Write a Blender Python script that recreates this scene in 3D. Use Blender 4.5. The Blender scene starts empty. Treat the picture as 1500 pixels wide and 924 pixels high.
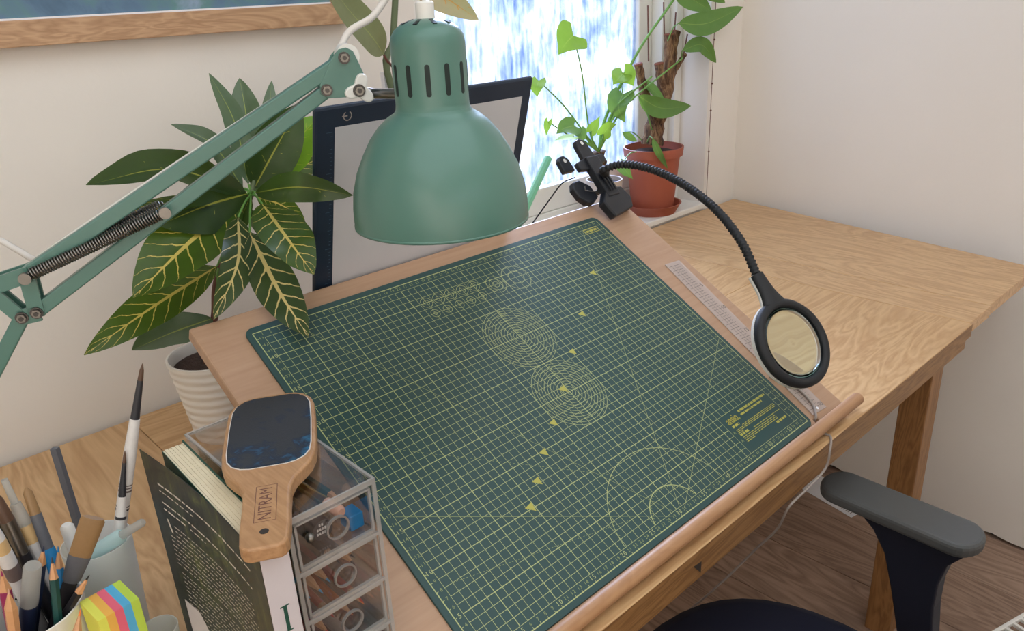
import bpy, math, random
from mathutils import Vector, Matrix
random.seed(7)
V = Vector
# ------------------------------------------------------------------ camera calibration (centimetres, table top at z = 0)
F_PX = 1155.307
CAM = V((-33.678, -42.842, 58.884))
R0 = V((0.72601211, -0.68600155, -0.04804464))      # image right
R1 = V((-0.29274443, -0.2450882, -0.92424698))      # image down
R2 = V((0.62225968, 0.6850793, -0.37876013))        # forward
FLOOR = -75.0
sc = bpy.context.scene
col = sc.collection
def W(p): return V((p[0]/100, p[1]/100, (p[2]-FLOOR)/100))
cam_d = bpy.data.cameras.new('camera'); cam = bpy.data.objects.new('camera', cam_d); col.objects.link(cam)
cam_d.sensor_fit = 'HORIZONTAL'; cam_d.sensor_width = 36.0; cam_d.lens = F_PX/1500*36; cam_d.clip_start = .01
cam.matrix_world = Matrix.Translation(W(CAM)) @ Matrix((R0, -R1, -R2)).transposed().to_4x4()
sc.camera = cam
# ------------------------------------------------------------------ world, sun, exposure
wd = bpy.data.worlds.new('sky'); sc.world = wd; wd.use_nodes = True
bg = wd.node_tree.nodes['Background']; bg.inputs[0].default_value = (.90, .95, 1.0, 1); bg.inputs[1].default_value = 0.95
sun_d = bpy.data.lights.new('sun', 'SUN'); sun_d.energy = 9.0; sun_d.angle = math.radians(40); sun_d.color = (1.0, .97, .93)
sun = bpy.data.objects.new('sun', sun_d); col.objects.link(sun); sun.location = (4, 4, 4)
sun.rotation_euler = V((-.60, -.62, -.50)).to_track_quat('-Z', 'Y').to_euler()
vs = sc.view_settings; vs.view_transform = 'Standard'; vs.look = 'None'; vs.gamma = 1; vs.use_curve_mapping = False; vs.exposure = 1.0
sc.cycles.use_denoising = True; sc.cycles.max_bounces = 10; sc.cycles.transparent_max_bounces = 24; sc.cycles.sample_clamp_indirect = 4
# ------------------------------------------------------------------ pixel -> point (direction from pixel, distance from what the thing stands on)
def ray(x, y): return R0*((x-750)/F_PX) + R1*((y-462)/F_PX) + R2
def pz(x, y, z=0): d = ray(x, y); return CAM + d*((z-CAM.z)/d.z)
def py(x, y, Y): d = ray(x, y); return CAM + d*((Y-CAM.y)/d.y)
def pxx(x, y, X): d = ray(x, y); return CAM + d*((X-CAM.x)/d.x)
def pd(x, y, D): return CAM + ray(x, y)*D
def ppl(x, y, q, n): d = ray(x, y); return CAM + d*((q-CAM).dot(n)/d.dot(n))
def proj(q):
    c = V(q)-CAM; D = c.dot(R2); return (c.dot(R0)/D*F_PX+750, c.dot(R1)/D*F_PX+462, D)
# ------------------------------------------------------------------ materials
MATS = {}
def lin(c): return tuple((x/255/12.92 if x/255 <= .04045 else ((x/255+.055)/1.055)**2.4) for x in c)
class NT:
    def __init__(s, name):
        m = bpy.data.materials.new(name); m.use_nodes = True; s.m = m; s.t = m.node_tree; MATS[name] = m
        s.b = s.t.nodes['Principled BSDF']; s.out = s.t.nodes['Material Output']
    def n(s, typ, **kw):
        nd = s.t.nodes.new('ShaderNode'+typ)
        for k, v in kw.items():
            if k.startswith('_'): setattr(nd, k[1:], v)
            else:
                i = int(k[1:]) if k[0] == 'i' and k[1:].isdigit() else k.replace('__', ' ')
                s.set(nd.inputs[i], v)
        return nd
    def set(s, inp, v):
        if isinstance(v, bpy.types.NodeSocket): s.t.links.new(v, inp)
        elif isinstance(v, bpy.types.Node): s.t.links.new(v.outputs[0], inp)
        else: inp.default_value = v
    def p(s, **kw):
        for k, v in kw.items(): s.set(s.b.inputs[k.replace('__', ' ')], v)
    def math(s, op, a, b=None, clamp=False):
        nd = s.t.nodes.new('ShaderNodeMath'); nd.operation = op; nd.use_clamp = clamp
        s.set(nd.inputs[0], a)
        if b is not None: s.set(nd.inputs[1], b)
        return nd.outputs[0]
    def mix(s, f, a, b):
        nd = s.t.nodes.new('ShaderNodeMix'); nd.data_type = 'RGBA'
        s.set(nd.inputs[0], f); s.set(nd.inputs[6], a); s.set(nd.inputs[7], b); return nd.outputs[2]
    def ramp(s, f, stops):
        nd = s.t.nodes.new('ShaderNodeValToRGB'); s.set(nd.inputs[0], f); e = nd.color_ramp.elements
        while len(e) < len(stops): e.new(.5)
        for k, (pos, c) in enumerate(stops): e[k].position = pos; e[k].color = (*c[:3], 1)
        return nd.outputs[0]
    def obj(s, scale=(1, 1, 1), rot=(0, 0, 0), kind='Object'):
        tc = s.t.nodes.new('ShaderNodeTexCoord'); mp = s.t.nodes.new('ShaderNodeMapping')
        mp.inputs['Scale'].default_value = scale; mp.inputs['Rotation'].default_value = rot
        s.t.links.new(tc.outputs[kind], mp.inputs[0]); return mp.outputs[0]
    def noise(s, vec, scale, detail=4, rough=.55, dist=0):
        nd = s.n('TexNoise'); s.set(nd.inputs['Vector'], vec); nd.inputs['Scale'].default_value = scale
        nd.inputs['Detail'].default_value = detail; nd.inputs['Roughness'].default_value = rough; nd.inputs['Distortion'].default_value = dist
        return nd.outputs[0]
    def bump(s, h, strength, dist=.002):
        nd = s.n('Bump'); nd.inputs['Strength'].default_value = strength; nd.inputs['Distance'].default_value = dist
        s.set(nd.inputs['Height'], h); s.set(s.b.inputs['Normal'], nd.outputs[0])
def c4(c, k=1.0): l = lin(c); return (min(l[0]*k, .95), min(l[1]*k, .95), min(l[2]*k, .95), 1)
def plain(name, c, rough=.5, metal=0, k=1.3, var=.12, vscale=40, bump=0, bscale=200, coat=0, spec=.5):
    t = NT(name); b = c4(c, k)
    if var:
        nz = t.noise(t.obj(), vscale, 4)
        t.p(Base__Color=t.mix(nz, tuple(x*(1-var) for x in b[:3])+(1,), tuple(min(1, x*(1+var)) for x in b[:3])+(1,)))
    else: t.p(Base__Color=b)
    t.p(Roughness=rough, Metallic=metal, Specular__IOR__Level=spec)
    if coat: t.p(Coat__Weight=coat, Coat__Roughness=.08)
    if bump: t.bump(t.noise(t.obj(), bscale, 3), bump, .001)
    return t.m
def wood(name, dark, light, axis=0, rough=.45, k=1.3, scale=1.0, band=.45, bump=.15):
    t = NT(name); st = [8, 8, 8]; st[axis] = 1.3
    v = t.obj(tuple(x*scale for x in st))
    warp = t.noise(v, 1.7, 4, .55, .9)
    st2 = [160, 160, 160]; st2[axis] = 4
    fine = t.noise(t.obj(tuple(x*scale for x in st2)), 1.0, 3, .6)
    rings = t.math('FRACT', t.math('MULTIPLY', warp, 12.0))
    rings = t.math('ABSOLUTE', t.math('SUBTRACT', rings, .5))
    f = t.math('ADD', t.math('MULTIPLY', rings, band*2), t.math('MULTIPLY', fine, 1-band))
    t.p(Base__Color=t.ramp(f, [(.2, c4(dark, k)), (.75, c4(light, k))]), Roughness=rough)
    t.bump(fine, bump, .0015)
    return t.m
def glassy(name, tint=(.95, .96, .96), gl=.12, rough=.05, extra=None):
    t = NT(name); tr = t.n('BsdfTransparent', i0=(*tint, 1)); g = t.n('BsdfGlossy'); g.inputs['Roughness'].default_value = rough
    lw = t.n('LayerWeight'); lw.inputs[0].default_value = .25
    f = t.math('ADD', t.math('MULTIPLY', lw.outputs[1], .55), gl, True)
    mx = t.n('MixShader'); t.set(mx.inputs[0], f); t.set(mx.inputs[1], tr); t.set(mx.inputs[2], g)
    t.t.links.new(mx.outputs[0], t.out.inputs[0]); return t.m
def translucent(name, c, k=1.2, amt=.5, rough=.4, alpha=0):
    t = NT(name); b = c4(c, k); t.p(Base__Color=b, Roughness=rough)
    tl = t.n('BsdfTranslucent', i0=b); mx = t.n('MixShader'); mx.inputs[0].default_value = amt
    t.set(mx.inputs[1], t.b.outputs[0]); t.set(mx.inputs[2], tl.outputs[0]); o = mx
    if alpha:
        tr = t.n('BsdfTransparent'); m2 = t.n('MixShader'); m2.inputs[0].default_value = alpha
        t.set(m2.inputs[1], mx.outputs[0]); t.set(m2.inputs[2], tr.outputs[0]); o = m2
    t.t.links.new(o.outputs[0], t.out.inputs[0]); return t.m
def leafmat(name, body, vein, n=9, midw=.035, vw=.10, amount=.5, k=1.3, trans=.3, body2=None, rough=.35):
    t = NT(name); uv = t.obj(kind='UV'); sep = t.n('SeparateXYZ', i0=uv)
    u = t.math('ABSOLUTE', t.math('SUBTRACT', sep.outputs[0], .5)); v = sep.outputs[1]
    nz = t.noise(uv, 7, 3); nz2 = t.noise(t.obj(), 60, 3)
    mid = t.math('LESS_THAN', u, t.math('MULTIPLY', t.math('SUBTRACT', 1.15, v), midw))
    s = t.math('FRACT', t.math('ADD', t.math('SUBTRACT', t.math('MULTIPLY', v, n), t.math('MULTIPLY', u, n*.35)), t.math('MULTIPLY', nz, .35)))
    dist = t.math('ABSOLUTE', t.math('SUBTRACT', s, .5))
    side = t.math('LESS_THAN', dist, t.math('MULTIPLY', t.math('SUBTRACT', .62, u), vw))
    keep = t.math('GREATER_THAN', t.math('ADD', nz2, amount), .82)
    msk = t.math('MAXIMUM', mid, t.math('MULTIPLY', side, keep))
    bc = t.mix(nz2, c4(body, k), c4(body2 or tuple(min(255, x*1.25) for x in body), k))
    colr = t.mix(msk, bc, c4(vein, k)); t.p(Base__Color=colr, Roughness=rough)
    t.bump(msk, .25, .002)
    tl = t.n('BsdfTranslucent'); t.set(tl.inputs[0], t.mix(.5, colr, c4((150, 190, 60), 1.1)))
    mx = t.n('MixShader'); mx.inputs[0].default_value = trans; t.set(mx.inputs[1], t.b.outputs[0]); t.set(mx.inputs[2], tl.outputs[0])
    t.t.links.new(mx.outputs[0], t.out.inputs[0]); return t.m
# ------------------------------------------------------------------ mesh builder (world centimetres)
LOC = {}
def basis(d):
    d = V(d).normalized(); a = V((0, 0, 1)) if abs(d.z) < .9 else V((1, 0, 0))
    x = a.cross(d).normalized(); return x, d.cross(x), d
class MB:
    def __init__(s): s.v = []; s.f = []; s.uv = None
    def add(s, vs, fs):
        o = len(s.v); s.v += [V(q) for q in vs]; s.f += [tuple(i+o for i in f) for f in fs]; return s
    def box(s, c, h, ax=None):
        e = ax or (V((1, 0, 0)), V((0, 1, 0)), V((0, 0, 1))); c = V(c)
        vs = [c+e[0]*h[0]*i+e[1]*h[1]*j+e[2]*h[2]*k for k in (-1, 1) for j in (-1, 1) for i in (-1, 1)]
        return s.add(vs, [(0, 2, 3, 1), (4, 5, 7, 6), (0, 1, 5, 4), (2, 6, 7, 3), (0, 4, 6, 2), (1, 3, 7, 5)])
    def bb(s, x0, x1, y0, y1, z0, z1): return s.box(((x0+x1)/2, (y0+y1)/2, (z0+z1)/2), ((x1-x0)/2, (y1-y0)/2, (z1-z0)/2))
    def bar(s, a, b, w, t, n):                       # rectangular bar a->b, width w in-plane, thickness t along n
        a, b = V(a), V(b); d = (b-a); L = d.length; d.normalize(); n = (V(n)-d*d.dot(V(n))).normalized()
        return s.box((a+b)/2, (L/2, w/2, t/2), (d, n.cross(d), n))
    def tube(s, pts, r, n=10, caps=True):
        pts = [V(q) for q in pts]; R = r if isinstance(r, (list, tuple)) else [r]*len(pts)
        x = None; rings = []
        for i, q in enumerate(pts):
            t = (pts[min(i+1, len(pts)-1)]-pts[max(i-1, 0)]).normalized()
            if x is None: x = basis(t)[0]
            else: x = (x-t*x.dot(t)).normalized()
            y = t.cross(x); rings.append([q+(x*math.cos(2*math.pi*k/n)+y*math.sin(2*math.pi*k/n))*R[i] for k in range(n)])
        return s.loft(rings, caps)
    def loft(s, rings, caps=True, closed=True):
        n = len(rings[0]); o = len(s.v)
        for r in rings: s.v += [V(q) for q in r]
        m = n if closed else n-1
        for i in range(len(rings)-1):
            for k in range(m): s.f.append((o+i*n+k, o+i*n+(k+1) % n, o+(i+1)*n+(k+1) % n, o+(i+1)*n+k))
        if caps: s.f.append(tuple(o+k for k in range(n))[::-1]); s.f.append(tuple(o+(len(rings)-1)*n+k for k in range(n)))
        return s
    def lathe(s, prof, o, d=(0, 0, 1), n=32, caps=False):
        x, y, z = basis(d); o = V(o)
        return s.loft([[o+z*h+(x*math.cos(2*math.pi*k/n)+y*math.sin(2*math.pi*k/n))*max(r, .001) for k in range(n)] for r, h in prof], caps)
    def prism(s, poly, o, ex, ey, h):                # 2-D polygon extruded h along ex x ey
        o, ex, ey = V(o), V(ex), V(ey); ez = ex.cross(ey).normalized(); n = len(poly)
        a = [o+ex*p[0]+ey*p[1] for p in poly]; return s.add(a+[q+ez*h for q in a], [tuple(range(n))[::-1], tuple(range(n, 2*n))]+[(i, (i+1) % n, n+(i+1) % n, n+i) for i in range(n)])
    def poly3(s, pts, n, h):                          # 3-D polygon extruded h along n
        k = len(pts); n = V(n); a = [V(q) for q in pts]
        return s.add(a+[q+n*h for q in a], [tuple(range(k))[::-1], tuple(range(k, 2*k))]+[(i, (i+1) % k, k+(i+1) % k, k+i) for i in range(k)])
    def grid(s, rows, uvs=None):
        o = len(s.v); m = len(rows[0])
        for r in rows: s.v += [V(q) for q in r]
        for i in range(len(rows)-1):
            for k in range(m-1): s.f.append((o+i*m+k, o+i*m+k+1, o+(i+1)*m+k+1, o+(i+1)*m+k))
        if uvs: s.uv = (s.uv or [])+[q for r in uvs for q in r]
        return s
    def build(s, name, mat, parent=None, smooth=False, bevel=0, solid=0, sub=0, org=None, seg=2):
        if parent is None:
            if org is None:
                xs = [q.x for q in s.v]; ys = [q.y for q in s.v]; zs = [q.z for q in s.v]
                org = V(((min(xs)+max(xs))/2, (min(ys)+max(ys))/2, min(zs)))
            base = V(org)
        else: base = LOC[parent.name]
        me = bpy.data.meshes.new(name); me.from_pydata([((q-base)/100)[:] for q in s.v], [], s.f)
        if s.uv:
            L = me.uv_layers.new()
            for lp in me.loops: L.data[lp.index].uv = s.uv[lp.vertex_index]
        import bmesh
        bm = bmesh.new(); bm.from_mesh(me); bmesh.ops.recalc_face_normals(bm, faces=bm.faces); bm.to_mesh(me); bm.free()
        me.materials.append(MATS[mat] if isinstance(mat, str) else mat)
        o = bpy.data.objects.new(name, me); col.objects.link(o)
        if parent is None: o.location = W(base)
        else: o.parent = parent
        LOC[o.name] = base
        if smooth:
            for pg in me.polygons: pg.use_smooth = True
            if smooth is not True:
                me.set_sharp_from_angle(angle=math.radians(smooth))
        if solid: md = o.modifiers.new('solid', 'SOLIDIFY'); md.thickness = solid/100; md.offset = 0
        if bevel: md = o.modifiers.new('bevel', 'BEVEL'); md.width = bevel/100; md.segments = seg; md.limit_method = 'ANGLE'; md.angle_limit = math.radians(35)
        if sub: md = o.modifiers.new('sub', 'SUBSURF'); md.levels = sub; md.render_levels = sub
        return o
def tag(o, label, cat, group=None):
    o['label'] = label; o['category'] = cat
    if group: o['group'] = group
    return o
def thing(name, label, cat, loc, group=None):
    o = bpy.data.objects.new(name, None); col.objects.link(o); o.location = W(V(loc)); o.empty_display_size = .02
    LOC[o.name] = V(loc); return tag(o, label, cat, group)
def struct(o): o['kind'] = 'structure'; return o
def spline(pts, n=8):
    pts = [V(q) for q in pts]; P = [pts[0]*2-pts[1]]+pts+[pts[-1]*2-pts[-2]]; out = []
    for i in range(1, len(P)-2):
        a, b, c, d = P[i-1:i+3]
        for k in range(n):
            t = k/n; out.append(.5*((2*b)+(c-a)*t+(2*a-5*b+4*c-d)*t*t+(-a+3*b-3*c+d)*t**3))
    return out+[pts[-1]]
def spline_s(vals, n=8):
    return [q.x for q in spline([V((v, 0, 0)) for v in vals], n)]
_tx = {}
def glyph(body):
    if body not in _tx:
        c = bpy.data.curves.new('t', 'FONT'); c.body = body; c.size = 1; c.align_x = 'CENTER'; c.align_y = 'CENTER'; c.resolution_u = 2
        o = bpy.data.objects.new('t', c); col.objects.link(o); bpy.context.view_layer.update()
        me = bpy.data.meshes.new_from_object(o.evaluated_get(bpy.context.evaluated_depsgraph_get()))
        _tx[body] = ([v.co.copy() for v in me.vertices], [tuple(p.vertices) for p in me.polygons])
        bpy.data.objects.remove(o); bpy.data.curves.remove(c); bpy.data.meshes.remove(me)
    return _tx[body]
def text(mb, body, o, ex, ey, size, sx=1.0):
    vs, fs = glyph(body); o = V(o); mb.add([o+V(ex)*v.x*size*sx+V(ey)*v.y*size for v in vs], fs)
# ------------------------------------------------------------------ material library
t = NT('wall_paint'); nz = t.noise(t.obj(), 3, 4); t.p(Base__Color=t.mix(nz, c4((208, 202, 194), 1.25), c4((215, 210, 203), 1.25)), Roughness=.85); t.bump(t.noise(t.obj(), 90, 4), .12, .003)
plain('white_gloss', (225, 222, 215), .35, k=1.1, var=.03)
wood('oak_x', (182, 140, 96), (206, 170, 124), 0, .36, 1.1, scale=.8)
wood('oak_y', (180, 140, 98), (206, 170, 126), 1, .36, 1.1, scale=.8)
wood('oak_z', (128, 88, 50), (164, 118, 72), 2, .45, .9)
wood('oak_front', (132, 92, 52), (170, 126, 78), 0, .42, .85)  # same oak as the top, with the front's shade put into the tone
wood('beech', (176, 138, 108), (190, 154, 124), 0, .42, .95, band=.12, bump=.05)
wood('beech_edge', (164, 118, 82), (190, 146, 106), 0, .45, 1.0, band=.2)
wood('paddle_wood', (168, 124, 84), (196, 152, 108), 1, .45, .9, scale=2, band=.2)
wood('frame_wood', (150, 116, 86), (178, 144, 112), 0, .5, 1.3, scale=1.5)
for i, (a, b) in enumerate((((116, 92, 76), (152, 126, 108)), ((124, 100, 84), (160, 134, 116)), ((110, 86, 72), (144, 118, 102)))): wood('floor_wood_%d' % i, a, b, 1, .5, 1.25, scale=.6)
plain('mat_green', (42, 80, 78), .45, k=.75, var=.06, vscale=30, bump=.08, bscale=900)
plain('mat_print', (186, 194, 132), .5, k=.9, var=0)
plain('mat_print_faint', (156, 168, 108), .5, k=.85, var=0)
plain('mat_print_yellow', (192, 186, 84), .5, k=.85, var=0)
plain('ink_dark', (52, 44, 38), .6, k=1, var=0)
plain('ink_grey', (110, 95, 90), .6, k=1, var=0)
plain('teal_enamel', (98, 144, 130), .34, k=.72, var=.03, vscale=8, coat=.15)
plain('slot_shade', (20, 36, 32), .6, k=1, var=0)  # shade inside the lamp's slots, put into a flat colour
plain('steel', (132, 128, 122), .32, 1, k=1.0, var=.1)
plain('steel_light', (176, 172, 168), .3, .7, k=1.0, var=.1)
plain('steel_dark', (84, 82, 80), .35, 1, k=1.0, var=.1)
plain('white_plastic', (214, 212, 206), .4, k=1.15, var=.03)
plain('black_plastic', (34, 38, 46), .42, k=.7, var=.1)
plain('black_rubber', (36, 38, 42), .6, k=.6, var=.1, bump=.2, bscale=1500)
plain('navy_plastic', (24, 40, 58), .4, k=1.1, var=.06)
plain('pad_white', (198, 196, 198), .35, k=1.05, var=.02)
plain('ruler_mark', (60, 90, 110), .5, k=1, var=0)
plain('chair_black', (22, 25, 40), .55, k=1.1, var=.15, vscale=90)
plain('chair_fabric', (14, 17, 40), .95, k=1.1, var=.25, vscale=600, bump=.4, bscale=1800)
plain('arm_pad', (78, 79, 78), .55, k=1.2, var=.06, bump=.1, bscale=2500)
plain('terracotta', (176, 92, 68), .55, k=.85, var=.08, vscale=12)
plain('soil', (62, 46, 40), .95, k=1.1, var=.5, vscale=160, bump=1, bscale=300)
plain('pot_white', (216, 212, 205), .5, k=1.25, var=.03)
plain('pot_grey', (186, 172, 162), .6, k=1.2, var=.05)
t = NT('bark'); bn_ = t.noise(t.obj((90, 90, 26)), 1.0, 6, .7, .6); t.p(Base__Color=t.ramp(bn_, [(.36, c4((58, 38, 30))), (.5, c4((122, 88, 62))), (.66, c4((184, 148, 110)))]), Roughness=.9); t.bump(bn_, 1.0, .01)
plain('bark_cut', (120, 66, 46), .8, k=1.2, var=.3, vscale=200)
plain('stem_brown', (104, 66, 54), .7, k=1.1, var=.2)
plain('stem_green', (104, 150, 72), .5, k=1.2, var=.1)
plain('stem_dark', (92, 104, 74), .6, k=1.2, var=.1)
plain('cord_white', (205, 200, 194), .5, k=1.2, var=0)
plain('cord_grey', (150, 140, 132), .5, k=1.2, var=0)
plain('paper', (222, 222, 226), .7, k=1.15, var=.02)
plain('page_edge', (206, 194, 166), .8, k=1.2, var=.1, vscale=120)
plain('book_white', (196, 188, 190), .5, k=1.15, var=.03)
plain('book_green', (22, 72, 58), .5, k=1.1, var=.05)
plain('book_text', (196, 190, 180), .6, k=1.1, var=0)
t = NT('book_cover'); v = t.obj((24, 24, 24)); n1 = t.noise(v, 1.0, 5, .65, 1.0); n2 = t.noise(t.obj((60, 40, 7)), 1.3, 4, .7, .5)
t.p(Base__Color=t.ramp(t.math('ADD', t.math('MULTIPLY', n1, .6), t.math('MULTIPLY', n2, .4)), [(.36, c4((14, 22, 26), .8)), (.50, c4((40, 48, 46), .8)), (.58, c4((66, 74, 48), .9)), (.66, c4((116, 124, 62), .9))]), Roughness=.4)
plain('emery', (52, 56, 62), .9, k=1, var=.15, vscale=25, bump=.6, bscale=3000)
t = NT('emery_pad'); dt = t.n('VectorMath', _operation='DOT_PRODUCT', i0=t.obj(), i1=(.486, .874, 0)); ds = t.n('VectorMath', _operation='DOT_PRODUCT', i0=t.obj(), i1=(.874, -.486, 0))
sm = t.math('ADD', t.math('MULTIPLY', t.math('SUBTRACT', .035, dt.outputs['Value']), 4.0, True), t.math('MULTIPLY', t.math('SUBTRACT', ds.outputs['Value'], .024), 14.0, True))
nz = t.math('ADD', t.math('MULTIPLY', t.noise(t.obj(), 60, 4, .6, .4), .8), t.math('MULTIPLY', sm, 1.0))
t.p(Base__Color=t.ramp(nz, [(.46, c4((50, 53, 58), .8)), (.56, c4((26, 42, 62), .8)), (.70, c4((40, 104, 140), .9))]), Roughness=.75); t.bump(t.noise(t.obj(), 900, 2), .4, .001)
t = NT('painting'); n1 = t.noise(t.obj((3, 3, 5)), 2.0, 5, .6, 1.2)
t.p(Base__Color=t.ramp(n1, [(.3, c4((52, 76, 96), 1.3)), (.48, c4((84, 110, 134), 1.3)), (.6, c4((86, 122, 122), 1.3)), (.72, c4((122, 142, 164), 1.3))]), Roughness=.35)
glassy('acrylic', (.97, .97, .97), .025, .04)
t = NT('acrylic_edge'); tr = t.n('BsdfTransparent', i0=(.9, .9, .9, 1)); df = t.n('BsdfDiffuse', i0=c4((216, 212, 206), 1.1)); gl = t.n('BsdfGlossy'); gl.inputs[1].default_value = .12
m1 = t.n('MixShader', i1=tr.outputs[0], i2=df.outputs[0]); m1.inputs[0].default_value = .38; m2 = t.n('MixShader', i1=m1.outputs[0], i2=gl.outputs[0]); m2.inputs[0].default_value = .2; t.t.links.new(m2.outputs[0], t.out.inputs[0])
t = NT('ruler_clear'); tr = t.n('BsdfTransparent', i0=(.95, .9, .88, 1)); df = t.n('BsdfDiffuse', i0=c4((222, 204, 192), 1.1)); gl = t.n('BsdfGlossy'); gl.inputs[1].default_value = .15
m1 = t.n('MixShader', i1=tr.outputs[0], i2=df.outputs[0]); m1.inputs[0].default_value = .5; m2 = t.n('MixShader', i1=m1.outputs[0], i2=gl.outputs[0]); m2.inputs[0].default_value = .08; t.t.links.new(m2.outputs[0], t.out.inputs[0])
t = NT('lens_glass'); gs = t.n('BsdfGlass', i0=(.90, .97, .94, 1)); gs.inputs['IOR'].default_value = 1.45; gs.inputs['Roughness'].default_value = 0; t.t.links.new(gs.outputs[0], t.out.inputs[0])
t = NT('window_pane'); st = t.noise(t.obj((90, 1, 10)), 1.0, 5, .7, .3); bl = t.math('ADD', t.math('MULTIPLY', t.noise(t.obj((9, 1, 7)), 1.0, 4, .6, .5), .55), t.math('MULTIPLY', t.noise(t.obj((110, 1, 14)), 1.0, 4, .7), .45))
tint = t.ramp(bl, [(.34, c4((140, 164, 208), 1.0)), (.47, c4((186, 202, 232))), (.61, (1, 1, 1))])
tr = t.n('BsdfTransparent'); t.set(tr.inputs[0], tint); tl = t.n('BsdfTranslucent', i0=(.95, .97, 1, 1))
f = t.math('MULTIPLY', t.math('SUBTRACT', st, .42), .9, True)
m1 = t.n('MixShader', i0=f, i1=tr.outputs[0], i2=tl.outputs[0]); gl = t.n('BsdfGlossy'); gl.inputs[1].default_value = .05
m2 = t.n('MixShader', i1=m1.outputs[0], i2=gl.outputs[0]); m2.inputs[0].default_value = .04; t.t.links.new(m2.outputs[0], t.out.inputs[0])
translucent('frosted', (232, 234, 232), 1.15, .55, .35, .12)
translucent('water_blue', (200, 234, 248), 1.3, .5, .2, .15)
translucent('clear_cap', (206, 206, 200), 1.1, .5, .2, .35)
translucent('green_blade', (150, 200, 170), 1.1, .5)
leafmat('croton_a', (40, 62, 22), (204, 182, 96), 9, .045, .10, .55, body2=(62, 90, 24))
leafmat('croton_b', (34, 50, 30), (204, 184, 122), 8, .06, .15, .60, body2=(52, 72, 34), trans=.2)
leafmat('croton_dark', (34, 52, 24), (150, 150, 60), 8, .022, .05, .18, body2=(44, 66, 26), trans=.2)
leafmat('croton_lit', (96, 146, 30), (170, 186, 60), 8, .03, .06, .3, body2=(120, 170, 36), trans=.45)  # sunlight on the leaf put into a brighter green
leafmat('croton_grey', (70, 92, 66), (148, 160, 84), 8, .025, .05, .1, body2=(90, 108, 88), rough=.28, trans=.15)
leafmat('leaf_bright', (132, 176, 58), (160, 196, 84), 7, .02, .04, .1, body2=(150, 192, 76), trans=.3, k=.9, rough=.6)
leafmat('leaf_mid', (92, 136, 66), (140, 170, 90), 7, .02, .05, .1, body2=(108, 148, 80), trans=.25, k=.9, rough=.5)
leafmat('rubber_leaf', (110, 116, 86), (140, 146, 96), 12, .02, .03, .1, body2=(126, 130, 100), trans=.2)
leafmat('rubber_leaf_dry', (142, 128, 116), (176, 110, 70), 6, .05, .12, .3, body2=(170, 132, 108), trans=.2)
# ------------------------------------------------------------------ setting
BACK = 80.0
def wx(y): return 162.8+(y+3)/83*4.8                 # the right wall runs slightly askew
fl = struct(MB().bb(-200, 178, -300, 96, FLOOR-3, FLOOR-.9).build('floor', 'ink_dark'))
k = 0
for i in range(18):
    x0 = -160+i*19.0; off = (i*47) % 120
    y = -300+off-120
    while y < 95:
        y0, y1 = max(y, -300), min(y+120, 95)
        x1 = min(x0+18.8, 176)
        if y1-y0 > 2: MB().bb(x0, x1, y0, y1-.12, FLOOR-1, FLOOR).build('plank', 'floor_wood_%d' % ((i*2+k) % 3), fl, bevel=.06, seg=1)
        y += 120; k += 1
OX0, OX1, OZ0, OZ1 = 58.0, 152.5, 1.8, 132.0
w = MB(); w.bb(-200, OX0, BACK, 96, FLOOR, 175); w.bb(OX1, 182, BACK, 96, FLOOR, 175); w.bb(OX0, OX1, BACK, 96, FLOOR, OZ0-1.6); w.bb(OX0, OX1, BACK, 96, OZ1, 175)
struct(w.build('wall_back', 'wall_paint'))
# right wall with the ragged plaster foot
w = MB(); N = 160; top = []; bot = []
for i in range(N+1):
    y = -300+i*(380.2/N); x = wx(y) if y > -60 else wx(-60)
    j = FLOOR+.9+random.uniform(-.4, .9) if i % 2 else FLOOR+1.0
    bot.append(V((x, y, j))); top.append(V((x, y, 175)))
w.loft([bot, top], False, False); n = len(w.v); w.v += [q+V((4, 0, 0)) for q in w.v[:n]]
w.f += [tuple(i+n for i in f)[::-1] for f in w.f]
w.f += [(i, i+1, n+i+1, n+i) for i in range(N)]
struct(w.build('wall_right', 'wall_paint'))
w = MB(); w.poly3([(wx(-60)+1.6, -300, FLOOR), (wx(-60)+1.6, -60, FLOOR), (wx(80)+1.6, 80, FLOOR), (wx(80)+2.4, 80, FLOOR), (wx(-60)+2.4, -60, FLOOR), (wx(-60)+2.4, -300, FLOOR)], (0, 0, 1), 3)
struct(w.build('gap_shade_1', 'ink_dark'))  # dark strip standing in for the shade in the gap under the plaster
w = MB(); w.bb(-206, 186, 20, 96, 175, 180); w.bb(-206, 186, -306, -150, 175, 180); w.bb(-206, -160, -150, 20, 175, 180); w.bb(130, 186, -150, 20, 175, 180); struct(w.build('ceiling', 'wall_paint'))      # unseen opening over the table, added to let in more skylight
w = MB(); w.bb(-206, -200, -300, 96, FLOOR, 175); struct(w.build('wall_left', 'wall_paint'))
w = MB(); w.bb(-206, 182, -306, -300, FLOOR, 110); w.bb(-206, 182, -306, -300, 160, 175); w.bb(-206, -180, -306, -300, 110, 160); w.bb(150, 182, -306, -300, 110, 160); struct(w.build('wall_front', 'wall_paint'))  # unseen far wall; its high opening is added for fill light
win = struct(MB().bb(OX0, OX1, 91, 95.5, 128, 132).build('window_1', 'white_gloss', org=(105, 94, 2)))
def wp(name, m, *b, **kw): return MB().bb(*b).build(name, m, win, **kw)
wp('window_sill', 'white_gloss', OX0-.0, OX1, 79.2, 95.5, OZ0-1.6, OZ0, bevel=.3)
wp('window_frame', 'white_gloss', OX0, 66, 90, 95.5, OZ0, 132, bevel=.3); wp('window_frame', 'white_gloss', 66, 70, 92, 95.8, OZ0, 132, bevel=.3)
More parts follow.
